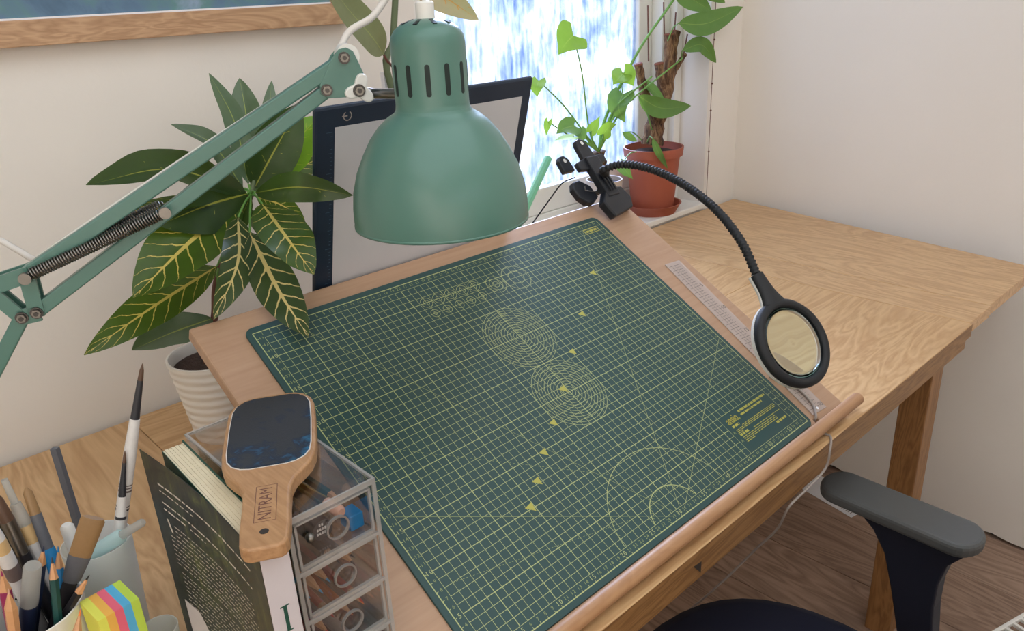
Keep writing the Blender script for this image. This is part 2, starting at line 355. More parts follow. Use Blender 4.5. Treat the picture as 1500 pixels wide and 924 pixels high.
wp('window_frame', 'white_gloss', 149.6, OX1, 88.5, 95.5, OZ0, 132, bevel=.3); wp('window_frame', 'white_gloss', 146.2, 149.6, 90.5, 95.5, OZ0, 132, bevel=.3); wp('window_frame', 'white_gloss', 140.6, 146.2, 93.9, 96.4, OZ0, 132, bevel=.5)
wp('bottom_rail', 'white_gloss', 70, 140.6, 93.7, 96.2, OZ0, 7, bevel=.3); wp('bottom_rail', 'white_gloss', 70, 140.6, 94.1, 96.4, 7, 13.5, bevel=.4)
wp('pane', 'window_pane', 69, 141.6, 95.0, 95.4, 12.5, 129)
# ------------------------------------------------------------------ table
tb = thing('dining_table', 'oak dining table with breadboard ends pushed against the right wall', 'table', (50, 38, FLOOR))
for y0, y1 in ((-3.0, 37.9), (38.0, 78.6)):
    MB().bb(-5, 113.9, y0, y1, -2.5, 0).build('plank', 'oak_x', tb, bevel=.12)
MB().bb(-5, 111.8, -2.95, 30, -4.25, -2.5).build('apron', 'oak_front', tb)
MB().bb(-5, 113.88, -3.05, -2.9, -2.5, -.12).build('shaded_edge_strip', 'oak_front', tb)  # added thin strip that carries the shaded front tone
def quad(x0f, x0b, x1f, x1b, y0, y1, z0, z1): return MB().poly3([(x0f, y0, z0), (x1f, y0, z0), (x1b, y1, z0), (x0b, y1, z0)], (0, 0, 1), z1-z0)
quad(114, 114, 124.9, 124.9, -2.55, 78.8, -2.4, 0).build('end_board', 'oak_y', tb, bevel=.12)
quad(125, 125, 152.8, 166.6, -2.3, 79, -2.4, 0).build('end_board', 'oak_y', tb, bevel=.12)
MB().bb(-60, -5.1, -3, 78.6, -4.2, 0).build('end_board', 'oak_y', tb, bevel=.12)
for (x0, y0) in ((111.8, 1.4), (111.8, 70), (-56, 1.4), (-56, 70)):
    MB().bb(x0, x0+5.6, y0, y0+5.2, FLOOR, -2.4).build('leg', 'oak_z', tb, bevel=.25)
MB().bb(113, 116.5, 6, 72, -9, -2.4).build('apron', 'oak_z', tb)
q = [py(1016, 830, -3.04), py(1027, 822, -3.04), py(1026, 838, -3.04)]
MB().poly3(q, (0, 1, 0), -.06).build('joint_notch', 'ink_dark', tb)  # flat dark triangle; the shade of the hole is its colour
# ------------------------------------------------------------------ drafting board
TA = math.radians(29.9405); CT, ST = math.cos(TA), math.sin(TA)
EX, EY, EN = V((1, 0, 0)), V((0, CT, ST)), V((0, -ST, CT)); MO = V((0, 0, 2.5))
def B(u, v, n=0): return MO+EX*u+EY*v+EN*n
def pm(x, y, n=0): return ppl(x, y, B(0, 0, n), EN)
def muv(x, y): q = pm(x, y)-MO; return q.dot(EX), q.dot(EY)
def bbox(mb, u0, u1, v0, v1, n0, n1): return mb.box(B((u0+u1)/2, (v0+v1)/2, (n0+n1)/2), ((u1-u0)/2, (v1-v0)/2, (n1-n0)/2), (EX, EY, EN))
bd = thing('drafting_board', 'tilted beech drafting board with a dowel ledge along its lower edge', 'drawing board', (31, 15, 0))
NU = 61.0                                            # small notch in the front edge lets the cable drop behind the dowel
MB().prism([(-5.7, -1.0), (NU-.45, -1.0), (NU-.45, -.3), (NU+.45, -.3), (NU+.45, -1.0), (68.3, -1.0), (68.3, 47.7), (-5.7, 47.7)], B(0, 0, -2.0), EX, EY, 1.7).build('panel', 'beech', bd, bevel=.25)
MB().tube([B(-9, -1.75, -.05), B(71.3, -1.75, -.05)], .92, 20).build('ledge_rod', 'beech_edge', bd, smooth=40, bevel=.12)
for p in ((861, 883.6), (980, 787.6), (1086, 701.6), (1176, 637)):
    u = muv(*p)[0]; MB().lathe([(0, 0), (.13, 0), (.13, .05), (0, .05)], B(u, -1.75, -.05)+(CAM-B(u, -1.75)).normalized()*.88, CAM-B(u, -1.75), 10).build('screw', 'ink_dark', bd)
for u in (2, 60):
    MB().bar(B(u, 40, -2.0), V((u, 55, .9)), 3, 1.6, EX).build('prop_leg', 'beech_edge', bd)
bbox(MB(), 1, 61, 39, 43, -3.4, -2.0).build('batten', 'beech_edge', bd)
# ------------------------------------------------------------------ cutting mat
mt = thing('cutting_mat', 'dark green cutting mat with a yellow centimetre grid on the beech board', 'cutting mat', B(29.5, 0, -.3))
mb = MB(); pts = []
U0, U1, V0, V1, RR = -.75, 59.7, -.75, 44.9, 1.1
for cx, cy, a0 in ((U1-RR, V1-RR, 0), (U0+RR, V1-RR, 90), (U0+RR, V0+RR, 180), (U1-RR, V0+RR, 270)):
    for i in range(7): a = math.radians(a0+i*15); pts.append((cx+RR*math.cos(a), cy+RR*math.sin(a)))
mb.prism(pts, B(0, 0, -.3), EX, EY, .3); mb.build('mat_sheet', 'mat_green', mt, bevel=.04, seg=1)
NP = .012
def line(m, a, b, w, n=NP):
    a, b = V((*a, 0)), V((*b, 0)); d = (b-a).normalized(); p = V((-d.y, d.x, 0))*w/2
    m.add([B(q.x, q.y, n) for q in (a-p, b-p, b+p, a+p)], [(0, 1, 2, 3)])
def ring(m, c, r, w, a0=0, a1=360, n=NP, k=48):
    P = [math.radians(a0+(a1-a0)*i/k) for i in range(k+1)]
    m.grid([[B(c[0]+(r+s*w/2)*math.cos(a), c[1]+(r+s*w/2)*math.sin(a), n) for a in P] for s in (-1, 1)])
TXU, TXV = (46.0, 57.0), (1.0, 7.0)                 # blank panel of small print
g1, g2, g3 = MB(), MB(), MB()
for u in range(1, 59):
    w = .085 if u % 5 == 0 else .05
    if TXU[0] < u < TXU[1]: line(g1, (u, 7), (u, 43), w)
    else: line(g1, (u, 1), (u, 43), w)
for v in range(1, 44):
    w = .085 if v % 5 == 0 else .05
    if TXV[0] < v < TXV[1]: line(g1, (1, v), (46, v), w); line(g1, (57, v), (58, v), w)
    else: line(g1, (1, v), (58, v), w)
for a, b in (((0, 0), (59, 0)), ((0, 44), (59, 44)), ((0, 0), (0, 44)), ((59, 0), (59, 44))): line(g1, a, b, .11)
for u in range(1, 59): line(g1, (u, 0), (u, .25), .06); line(g1, (u, 44), (u, 43.75), .06)
for v in range(1, 44): line(g1, (0, v), (.25, v), .06); line(g1, (59, v), (58.75, v), .06)
for a, L in ((30, 33.3), (60, 49.5), (120, 49.5), (150, 33.3)):
    c, s = math.cos(math.radians(a)), math.sin(math.radians(a)); line(g2 if a > 90 else g1, (30+c*1.2, s*1.2), (30+c*L, s*L), .045, NP+.004)
for cu, cv in ((30, 30), (30, 20)):
    for i in range(1, 13): ring(g1, (cu, cv), i*.42, .05, n=NP+.004)
    for i in range(12): line(g2, (cu+.15, cv+.3+i*.4), (cu+.4, cv+.3+i*.4), .12, NP+.006)
for i in range(5): ring(g1, (22+i*2, 40), .82-i*.0, .06, n=NP+.004, k=24); ring(g1, (22+i*2, 40), .4, .05, n=NP+.004, k=20); ring(g1, (22+i*2, 38), .62, .06, n=NP+.004, k=24); ring(g1, (22+i*2, 38), .22, .05, n=NP+.004, k=16)
for r in (1.5, 1.0, .5): ring(g1, (33.3, 39), r, .06, n=NP+.004)
for r in (2.2, 1.2): ring(g1, (37.1, 39), r, .06, n=NP+.004)
ring(g1, (30, 0), 4.1, .10, 14, 166, NP+.004); ring(g1, (30, 0), 9.3, .07, 6, 174, NP+.004, 80)
for i in range(3, 34):
    a = math.radians(i*5.0); 
    for R, l in ((4.1, .3), (9.3, .25)): line(g2, (30+R*math.cos(a), R*math.sin(a)), (30+(R-l)*math.cos(a), (R-l)*math.sin(a)), .05, NP+.006)
for p0, p1 in (((2, 26), (26, 8.5)), ((2, 8), (24, 3))):    # dotted helper lines
    for i in range(60):
        t0, t1 = i/60, (i+.5)/60; line(g2, tuple(a+(b-a)*t0 for a, b in zip(p0, p1)), tuple(a+(b-a)*t1 for a, b in zip(p0, p1)), .05, NP+.004)
for (u, v), s in (((49.4, 35), 1), ((41.5, 29.4), 1), ((35.1, 24.8), 1), ((29.5, 20.7), 1.1), ((24.7, 17.4), 1), ((20.7, 14.8), 1), ((17.4, 12.3), 1), ((14.5, 10.2), 1.05)):
    MB().add([B(u+a*s*.85, v+b*s*.85, NP+.008) for a, b in ((-.75, .25), (.55, .5), (.35, -.75))], [(0, 1, 2)]).build('arrow_mark', 'mat_print_yellow', mt)
def num(m, s, u, v, size):
    for i, ch in enumerate(s): text(m, ch, B(u+(i-(len(s)-1)/2)*size*.62, v, NP+.006), EX, EY, size)
for u in range(1, 59): num(g1 if u % 5 == 0 else g2, str(u), u, .55, .72 if u % 5 == 0 else .55); num(g2, str(u), u, 43.5, .7 if u % 5 == 0 else .5)
for v in range(1, 44): num(g1 if v % 5 == 0 else g2, str(v), .58, v, .72 if v % 5 == 0 else .55); num(g2, str(v), 58.45, v, .6 if v % 5 == 0 else .5)
g4 = MB()
for du in (-.04, .0, .04): text(g4, 'ansio.', B(48.15+du, 5.95, NP+.006), EX, EY, 1.75, .66)
g4.build('brand_lettering', 'mat_print_yellow', mt)
def small_print(m, u0, u1, v, h, seed):                  # illegible small print: word-length dashes
    r = random.Random(seed); u = u0
    while u < u1:
        l = min(r.uniform(.3, .95), u1-u); line(m, (u, v), (u+l, v), h, NP+.006); u += l+.14
small_print(g3, 50, 56.6, 6.35, .32, 1); small_print(g3, 50, 55.2, 5.8, .26, 2)
small_print(g3, 47.0, 48.5, 5.0, .34, 3); small_print(g3, 48.8, 56.6, 4.62, .10, 4); small_print(g3, 47.1, 56.6, 4.40, .10, 5); small_print(g3, 47.1, 56.5, 4.18, .10, 6)
small_print(g3, 47.0, 48.2, 3.95, .10, 12); small_print(g3, 47.0, 49.0, 3.62, .34, 7); small_print(g3, 50, 56.6, 3.5, .10, 8)
for i, v in enumerate((3.2, 2.95, 2.7, 2.45)): small_print(g3, 47.1, 55 if i < 3 else 49, v, .10, 20+i)
small_print(g3, 54.1, 56.5, 2.25, .34, 9)
text(g2, 'A', B(46.5, 4.3, NP+.006), EX, EY, .6); text(g2, 'A', B(46.5, 2.9, NP+.006), EX, EY, .6)
for a, b in (((54.9, 42.9), (57.9, 42.9)), ((57.9, 42.9), (57.9, 42.0)), ((57.9, 42.0), (54.9, 42.0)), ((54.9, 42.0), (54.9, 42.9))): line(g3, a, b, .12, NP+.008)
small_print(g3, 55.2, 57.6, 42.45, .4, 33)
for g_, n_, m_ in ((g1, 'grid_print', 'mat_print'), (g2, 'fine_print', 'mat_print_faint'), (g3, 'small_print', 'mat_print_yellow')): g_.build(n_, m_, mt)['kind'] = 'stuff'
# ------------------------------------------------------------------ clear ruler lying on the board
ra, rb = muv(985, 383), muv(1202, 601)
a, b = B(*ra, -.3), B(*rb, -.3); d = (b-a).normalized(); sd = EN.cross(d).normalized()
rl = thing('clear_ruler', 'clear plastic ruler with fine centimetre marks beside the green mat', 'ruler', (a+b)/2)
L = (b-a).length
MB().box((a+b)/2+EN*.1, (L/2, 1.75, .1), (d, sd, EN)).build('blade', 'ruler_clear', rl, bevel=.05, seg=1)
m = MB()
def rline(s0, t0, s1, t1, w, nn=.21):
    p, q = a+d*s0+sd*t0+EN*nn, a+d*s1+sd*t1+EN*nn; dd = (q-p).normalized(); o = EN.cross(dd)*w/2; m.add([p-o, q-o, q+o, p+o], [(0, 1, 2, 3)])
for i in range(61):
    s = .8+i*.5
    if s < L-.5: rline(s, -1.5 if i % 2 == 0 else -1.1, s, .8, .03 if i % 2 else .05)
for t_ in (-.9, -.3, .3): rline(.8, t_, L-1.4, t_, .035)
for i, s in ((10, '10'), (15, '15'), (20, '20'), (25, '25'), (30, '30'), (5, '5')):
    if .8+i < L-.2: text(m, s, a+d*(.8+i)+sd*1.2+EN*.21, sd, d*-1, .95)
m.build('markings', 'ink_dark', rl)['kind'] = 'stuff'
MB().lathe([(0, 0), (.22, 0), (.22, .03), (0, .03)], a+d*(L-.55)+EN*.2, EN, 14).build('hang_hole', 'paper', rl)
# ------------------------------------------------------------------ light pad leaning on the board's upper edge
lp = thing('light_pad', 'thin black framed tracing light pad standing behind the drafting board', 'light pad', (27.4, 49, 0))
PT, PB = V((10.6, 36, 48.2)), V((10.6, 49.6, .2)); PE = (PB-PT).normalized(); PL = (PB-PT).length; PNn = V((1, 0, 0)).cross(PE).normalized()
if PNn.y > 0: PNn = -PNn
def LPp(s, t_, n=0): return PT+V((1, 0, 0))*s+PE*t_+PNn*n
def lpbox(mb, s0, s1, t0, t1, n0, n1): return mb.box(LPp((s0+s1)/2, (t0+t1)/2, (n0+n1)/2), ((s1-s0)/2, (t1-t0)/2, (n1-n0)/2), (V((1, 0, 0)), PE, PNn))
lpbox(MB(), 0, 33.6, 0, PL, -.7, 0).build('body', 'navy_plastic', lp, bevel=.4)
lpbox(MB(), 2.6, 31.9, 2.5, PL-2.5, -.1, .03).build('drawing_surface', 'pad_white', lp)
m = MB()
for i in range(90): 
    l = .8 if i % 10 == 0 else .5 if i % 5 == 0 else .3
    lpbox(m, 2.3-l, 2.3, 3+i*.5, 3.04+i*.5, .0, .02)
m.build('scale_marks', 'ruler_mark', lp)['kind'] = 'stuff'
m = MB(); c = LPp(4.2, 1.35, .03); m.grid([[c+(V((1, 0, 0))*math.cos(a)+PE*-math.sin(a))*r for a in [math.radians(120+300*i/24) for i in range(25)]] for r in (.46, .58)])
m.box(c+PE*-.0-V((1, 0, 0))*.35, (.35, .06, .01), (V((1, 0, 0)), PE, PNn)); m.build('power_symbol', 'cord_grey', lp)
# ------------------------------------------------------------------ teal balanced-arm lamp
HC = pd(648, 321, 78.0)                              # centre of the shade's rim: 17 cm shade spans 252 px
def zrow(yp, X=None, Y=None):
    X = HC.x if X is None else X; Y = HC.y if Y is None else Y
    k = (yp-462)/F_PX; c0 = V((X, Y, 0))-CAM; A, Bc = c0.dot(R1), c0.dot(R2); return (k*Bc-A)/(R1.z-k*R2.z)
lm = thing('desk_lamp', 'teal metal balanced-arm desk lamp hanging over the cutting mat', 'lamp', (HC.x, HC.y, 0))
prof = [(126, 321), (126.5, 312), (126, 296), (123, 272), (115, 245), (104, 221), (92, 199), (78, 181), (65, 169), (54, 162), (52, 158)]
sh = [(r*.0675, zrow(y)) for r, y in prof]
m = MB(); m.lathe(sh+[(r-.12, z) for r, z in sh[::-1]], (HC.x, HC.y, 0), n=64); shade = m.build('lamp_shade', 'teal_enamel', lm, smooth=50)
m = MB(); m.lathe([(sh[0][0]-.13, sh[0][1]-.02), (sh[0][0]+.06, sh[0][1]-.02), (sh[0][0]+.06, sh[0][1]+.2), (sh[0][0]-.02, sh[0][1]+.25)], (HC.x, HC.y, 0), n=64); m.build('rim_bead', 'teal_enamel', shade, smooth=True)
m = MB(); m.lathe([(r-.14, z) for r, z in sh[1:]], (HC.x, HC.y, 0), n=48); m.build('inner_lining', 'white_gloss', shade, smooth=True)
ztop = zrow(27)
nk = [(3.95, zrow(167.5)), (3.72, zrow(163)), (3.5, zrow(158)), (3.44, zrow(150)), (3.44, zrow(64)), (3.32, zrow(52)), (2.95, zrow(42)), (2.4, zrow(35)), (1.6, zrow(29)), (.9, ztop), (.01, ztop)]
m = MB(); m.lathe(nk, (HC.x, HC.y, 0), n=48); neck = m.build('socket_housing', 'teal_enamel', lm, smooth=50)
camd = math.atan2(CAM.y-HC.y, CAM.x-HC.x)
za, zb = zrow(136), zrow(90)
for i in range(12):
    a = camd+math.radians(-72+i*30+8); dv = V((math.cos(a), math.sin(a), 0)); tv = V((-dv.y, dv.x, 0)); o = V((HC.x, HC.y, 0))+dv*3.40
    pl = []
    for k in range(9): b_ = math.pi*k/8; pl.append((.24*math.cos(b_), zb-.24+.24*math.sin(b_)))
    for k in range(9): b_ = math.pi+math.pi*k/8; pl.append((.24*math.cos(b_), za+.24+.24*math.sin(b_)))
    MB().poly3([o+tv*p[0]+V((0, 0, p[1])) for p in pl], dv, .06).build('vent_slot', 'slot_shade', neck)  # solid dark patch on the housing; the slot's shade is its colour
for i in range(8):
    a = camd+math.radians(i*45+20); dv = V((math.cos(a), math.sin(a), 0)); tv = V((-dv.y, dv.x, 0))
    p0, p1 = V((HC.x, HC.y, ztop-.08))+dv*1.25, V((HC.x, HC.y, zrow(34)))+dv*2.35
    MB().bar(p0, p1, .38, .12, V((0, 0, 1))).build('vent_slot', 'slot_shade', neck)
MB().lathe([(0, 0), (.85, 0), (.85, 1.35), (.7, 1.5), (0, 1.5)], (HC.x, HC.y, ztop-.05), n=24).build('cable_gland', 'white_plastic', lm, smooth=40)
MB().lathe([(0, -5.5), (1.3, -5.2), (2.6, -3.8), (3.0, -2.2), (2.4, -.5), (1.5, 1), (1.4, 3), (0, 3)], (HC.x, HC.y, zrow(190)), n=24).build('bulb', 'white_plastic', lm, smooth=True)
AN = V((.397, .918, 0)); AQ = pd(500, 100, 77.0)
def A_(x, y, off=0): return ppl(x, y, AQ, AN)+AN*off
def arm(name, a, b, w, t_=1.3, off=0, m='teal_enamel', bevel=.15): return MB().bar(A_(*a, off), A_(*b, off), w, t_, AN).build(name, m, lm, bevel=bevel)
arm('upper_arm', (505, 86), (40, 400), 1.35); arm('lower_rail', (484, 128), (56, 454), 1.3)
pl = [A_(*p, -.75) for p in ((486, 82), (494, 72), (505, 69), (515, 74), (520, 84), (536, 117), (532, 131), (513, 141), (480, 143), (468, 137), (467, 125))]
MB().poly3(pl, AN, .25).build('head_plate', 'teal_enamel', lm, bevel=.05)
MB().poly3([q+AN*1.6 for q in pl], AN, .25).build('head_plate', 'teal_enamel', lm, bevel=.05)
def bolt(x, y, r=.42, off=-.8, par=None):
    b = MB().lathe([(0, 0), (r*1.35, 0), (r*1.35, .12), (0, .12)], A_(x, y, off), -AN, 20).build('washer', 'steel_dark', par or lm, smooth=40)
    MB().lathe([(r, .1), (r, .38), (0, .38)], A_(x, y, off), -AN, 6).build('bolt', 'steel', par or lm)
    MB().lathe([(r*.5, .38), (r*.5, .5), (0, .5)], A_(x, y, off), -AN, 12).build('bolt', 'steel_dark', par or lm)
for p in ((502, 84), (477, 131)): bolt(*p)
MB().lathe([(0, 0), (1.15, 0), (1.15, 1.6), (0, 1.6)], A_(508, 82, -.6), AN, 24).build('pulley', 'white_plastic', lm, smooth=40)
# white wing knob and steel pin that carry the head
m = MB(); kc = A_(525, 130, -1.2); ex = A_(540, 133, -1.2)-kc; ex.normalize(); ey = AN.cross(ex)*-1
pl = []
for i in range(36):
    a = 2*math.pi*i/36; r = 1.15+.42*math.cos(3*a-math.pi/2*3); pl.append((r*math.cos(a), r*math.sin(a)))
m.poly3([kc+ex*p[0]+ey*p[1] for p in pl], AN, .9).build('wing_knob', 'white_plastic', lm, bevel=.15); bolt(523, 131, .45, -1.2)
pin = A_(548, 137, 0); tgt = V((HC.x, HC.y, zrow(138)))
MB().tube([A_(530, 134, 0), pin, tgt+(pin-tgt).normalized()*3.3], .5, 16).build('head_pin', 'steel', lm, smooth=40)
MB().lathe([(.95, 0), (.95, .5), (.5, .7), (0, .7)], tgt+(pin-tgt).normalized()*3.2, pin-tgt, 20).build('pin_collar', 'steel', lm, smooth=40)
# springs
def spring(a, b, off):
    p, q = A_(*a, off), A_(*b, off); x, y, z = basis(q-p); Ls = (q-p).length; n = 52; pts = []
    for i in range(n*10+1):
        th = 2*math.pi*i/10; f = i/(n*10); r = .52*min(1, f*18+.25, (1-f)*18+.25); pts.append(p+z*Ls*f+(x*math.cos(th)+y*math.sin(th))*r)
    MB().tube(pts, .10, 5).build('spring', 'steel', lm, smooth=True)
spring((43, 399), (243, 306), -1.25); spring((43, 397), (240, 302), 1.25)
for p in ((243, 306), (42, 400)):
    MB().lathe([(.25, -1.6), (.25, 1.7), (0, 1.7)], A_(*p), AN, 12).build('spring_pin', 'steel', lm)
    MB().lathe([(.55, -1.95), (.55, -1.55), (.3, -1.5)], A_(*p), AN, 18, True).build('pin_head', 'steel', lm, smooth=40)
# elbow bracket and lower arm down to the clamp
for off in (-.6, .75):
    m = MB()
    for a, b, w_ in (((40, 398), (56, 456), 1.35), ((46, 398), (-30, 424), 1.5), ((60, 455), (30, 462), 1.5), ((36, 464), (-20, 418), 1.3)): m.bar(A_(*a, off), A_(*b, off), w_, .35, AN)
    m.build('elbow_bracket', 'teal_enamel', lm)
for p in ((34.5, 461), (56, 454)): bolt(*p)
p0 = A_(34.5, 461); dd = (A_(0, 528)-p0).normalized(); tz = (1.5-p0.z)/dd.z; p1 = p0+dd*tz
MB().bar(p0, p1, 1.35, 1.3, AN).build('lower_arm', 'teal_enamel', lm, bevel=.15)
p2 = A_(-30, 424); MB().bar(p2, p2+dd*((1.5-p2.z)/dd.z), 1.35, 1.3, AN).build('lower_arm', 'teal_enamel', lm, bevel=.15)
MB().box(V((p1.x-3, p1.y+.5, 1.18)), (6, 3, 1.2)).build('table_clamp', 'teal_enamel', lm, bevel=.3)
cord = [V((HC.x, HC.y, ztop+1.2)), pd(625, -6, 78), pd(612, -34, 78.5), pd(590, -36, 78), pd(568, -6, 77.5), pd(545, 25, 77.5), pd(512, 46, 77.5), pd(494, 76, 77.6), A_(470, 104, .9), A_(250, 250, 1.0), A_(70, 372, 1.0), pd(52, 380, 80), pd(22, 364, 81), pd(-12, 350, 82), pd(-60, 372, 86), V((-38, 72, 12)), V((-42, 76, .5))]
MB().tube(spline(cord, 8), .34, 8).build('lamp_cord', 'cord_white', lm, smooth=True)
# ------------------------------------------------------------------ clip-on gooseneck magnifier
BP = B(64.3, 45.0, .3)
mg = thing('clip_magnifier', 'black gooseneck magnifying glass clipped to the board corner by the terracotta pot', 'magnifier', BP)
cu = (pm(848, 228, 0)-pm(893, 305, 0)); cu = (pd(848, 222, 131)-BP).normalized()          # clip jaw rises from the board towards the back
cs = EX*.94+EY*.34; cs = (cs-cu*cs.dot(cu)).normalized(); cf = cs.cross(cu).normalized()
if cf.dot(CAM-BP) < 0: cf = -cf
def Cp(s, t_, n=0): return BP+cs*s*1.22+cu*t_*1.12+cf*n*1.1
m = MB(); m.poly3([Cp(*p) for p in ((-2.2, -1.6), (2.6, -1.0), (3.4, .6), (2.6, 2.6), (1.2, 2.8), (-1.2, 2.6), (-2.9, 1.0))], cf, 1.5); m.build('jaw', 'black_plastic', mg, bevel=.25)
m = MB(); m.poly3([Cp(*p, .2) for p in ((-1.3, 1.5), (1.4, 1.5), (1.35, 8.3), (-1.35, 8.3))], cf, 1.5); bodyc = m.build('clip_body', 'black_plastic', mg, bevel=.25)
for s in (-.6, 0, .6): MB().bar(Cp(s, 2.2, 1.75), Cp(s, 4.8, 1.75), .2, .25, cf).build('rib', 'black_plastic', bodyc, bevel=.05)
m = MB(); m.poly3([Cp(*p, .3) for p in ((-3.3, 6.6), (-3.3, 7.9), (-1.4, 8.3), (-1.2, 10.6), (-.9, 11.3), (0, 11.6), (.9, 11.3), (1.2, 10.6), (1.4, 8.5), (3.2, 8.5), (3.4, 7.8), (3.2, 7.2), (1.4, 6.9), (-1.3, 6.4))], cf, .9); m.build('thumb_grip', 'black_plastic', mg, bevel=.2)
m = MB(); m.poly3([Cp(*p, -2.6) for p in ((-3.0, 8.0), (-2.9, 10.0), (-2.3, 10.7), (-1.3, 10.8), (-.6, 10), (-.6, 8.0))], cf, .9); m.build('thumb_grip', 'black_plastic', mg, bevel=.2)
for o in (Cp(0, 10.7, 1.22), Cp(-1.8, 9.8, -1.68)): MB().lathe([(0, 0), (.36, 0), (.36, .04), (0, .04)], o, cf, 14).build('grip_hole', 'white_plastic', mg)
m = MB(); m.poly3([Cp(*p, -1.6) for p in ((-4.6, 3.2), (-4.9, 4.8), (-4.2, 5.8), (-2.8, 5.9), (-1.2, 4.6), (-.8, 2.6), (-2.6, 1.8), (-3.8, 2.2))], cf, 1.2); m.build('rear_jaw', 'black_plastic', mg, bevel=.25)
MB().lathe([(0, 0), (.45, 0), (.45, .5), (.15, .5), (0, .45)], Cp(-1.5, 3.0, .0), cf, 16).build('hinge_pin', 'steel', mg, smooth=40)
MB().tube([Cp(-1.6, 3.2, .1), Cp(-3.4, 3.9, -.1), Cp(-3.0, 4.5, -.1)], .08, 6).build('hinge_spring', 'steel', mg)
MB().tube(spline([Cp(-2.6, 6.6, -1.0), py(824, 268, 45.0), py(806, 291, 46.5), py(788, 316, 48), py(776, 332, 49)], 6), .12, 6).build('power_lead', 'black_rubber', mg, smooth=True)
RC = pd(1161, 502, 105.0); TV = (pd(1191, 567, 105)-pd(1131, 437, 105)).normalized()         # ring centre and long axis
toc = (CAM-RC).normalized(); TV = (TV-toc*TV.dot(toc)).normalized(); MV = toc.cross(TV)
if MV.dot(R0) < 0: MV = -MV
RN = (toc*.68+MV*.73).normalized(); RS = RN.cross(TV).normalized()
def rlathe(pr, n=56): return MB().lathe(pr, RC, RN, n)
rlathe([(4.95, .35), (4.95, -.5), (6.05, -.5), (6.2, -.1), (6.15, .3), (5.9, .62), (5.5, .75), (5.1, .62), (4.95, .35)]).build('ring', 'black_rubber', mg, smooth=True)
rlathe([(4.98, -1.1), (5.8, -1.1), (6.12, -.95), (6.17, -.45), (4.98, -.45)]).build('back_cover', 'white_plastic', mg, smooth=40)
rlathe([(0, .12), (2.5, .08), (4.0, .0), (5.0, -.08), (5.0, -.2), (4.0, -.24), (2.5, -.3), (0, -.33)]).build('lens', 'lens_glass', mg, smooth=True)
NK = pd(1108, 402, 107.0); rt = RC-TV*5.6
m = MB(); hp = spline([rt+RN*.0, (rt*.55+NK*.45), NK], 6); rr = spline_s([2.1, 1.25, 1.0], 6)
rings = []
for i, q in enumerate(hp):
    tt = (hp[min(i+1, len(hp)-1)]-hp[max(i-1, 0)]).normalized(); sx = (RS-tt*RS.dot(tt)).normalized(); nx = tt.cross(sx)
    rings.append([q+sx*math.cos(a)*rr[i]+nx*math.sin(a)*.75 for a in [2*math.pi*k/20 for k in range(20)]])
m.loft(rings); m.build('handle', 'black_rubber', mg, smooth=50)
m = MB(); m.loft([[q-RN*.45 for q in r] for r in rings]); m.build('handle_back', 'white_plastic', mg, smooth=50)
gp = [NK, pd(1087, 356, 109), pd(1052, 310, 113), pd(1012, 277, 117), pd(975, 256, 120.5), pd(940, 244, 123), pd(908, 241, 125), pd(884, 249, 126), Cp(.5, 4.9, 1.6)]
gp = spline(gp, 34); acc = 0; rad = []
for i, q in enumerate(gp):
    if i: acc += (q-gp[i-1]).length
    rad.append(.6+.09*math.sin(acc*2*math.pi/.6))
MB().tube(gp, rad, 10).build('gooseneck', 'black_rubber', mg, smooth=True)
# ------------------------------------------------------------------ leaves
def leaf(pts, width, mat, parent, fold=.22, twist=0, shape='lance', wave=.0, name='leaf', nv=16, nu=3, up=.25):
    n_each = max(2, nv//(len(pts)-1)); c = spline(pts, n_each); N = len(c)-1; rows, uvs = [], []
    mid = c[N//2]; hint = ((CAM-mid).normalized()*(1-up)+V((0, 0, 1))*up)
    for i, q in enumerate(c):
        v = i/N; t_ = (c[min(i+1, N)]-c[max(i-1, 0)]).normalized(); nn = (hint-t_*hint.dot(t_)).normalized()
        nn = Matrix.Rotation(twist, 3, t_) @ nn; sd = t_.cross(nn)
        if shape == 'lance': w_ = (math.sin(math.pi*min(1, max(0, v))**.9))**.75*(1-.15*v)
        elif shape == 'long': w_ = min(1, v*5)**.7*(1-v**3)**.8
        else: K = (.62, .95, 1, .93, .8, .6, .36, .17, 0); j = min(7, int(v*8)); w_ = K[j]+(K[j+1]-K[j])*(v*8-j)
        w_ = max(w_, .012)*width/2; row, uvr = [], []
        for k in range(-nu, nu+1):
            u = k/nu; back = 0
            if shape == 'heart': back = -(abs(u)**1.3)*(1-abs(u)*.35)*(1-v)**2*.42*(c[-1]-c[0]).length
            row.append(q+sd*(u*w_*math.cos(fold))+nn*(abs(u)*w_*math.sin(fold)+wave*math.sin(v*17+k)*abs(u)*w_)+t_*back); uvr.append((.5+u/2, v))
        rows.append(row); uvs.append(uvr)
    m = MB(); m.grid(rows, uvs); return m.build(name, mat, parent, smooth=True)
def stalk(pts, r0, r1, mat, parent, name='stalk', n=6):
    q = spline(pts, 6); return MB().tube(q, [r0+(r1-r0)*i/(len(q)-1) for i in range(len(q))], n).build(name, mat, parent, smooth=True)
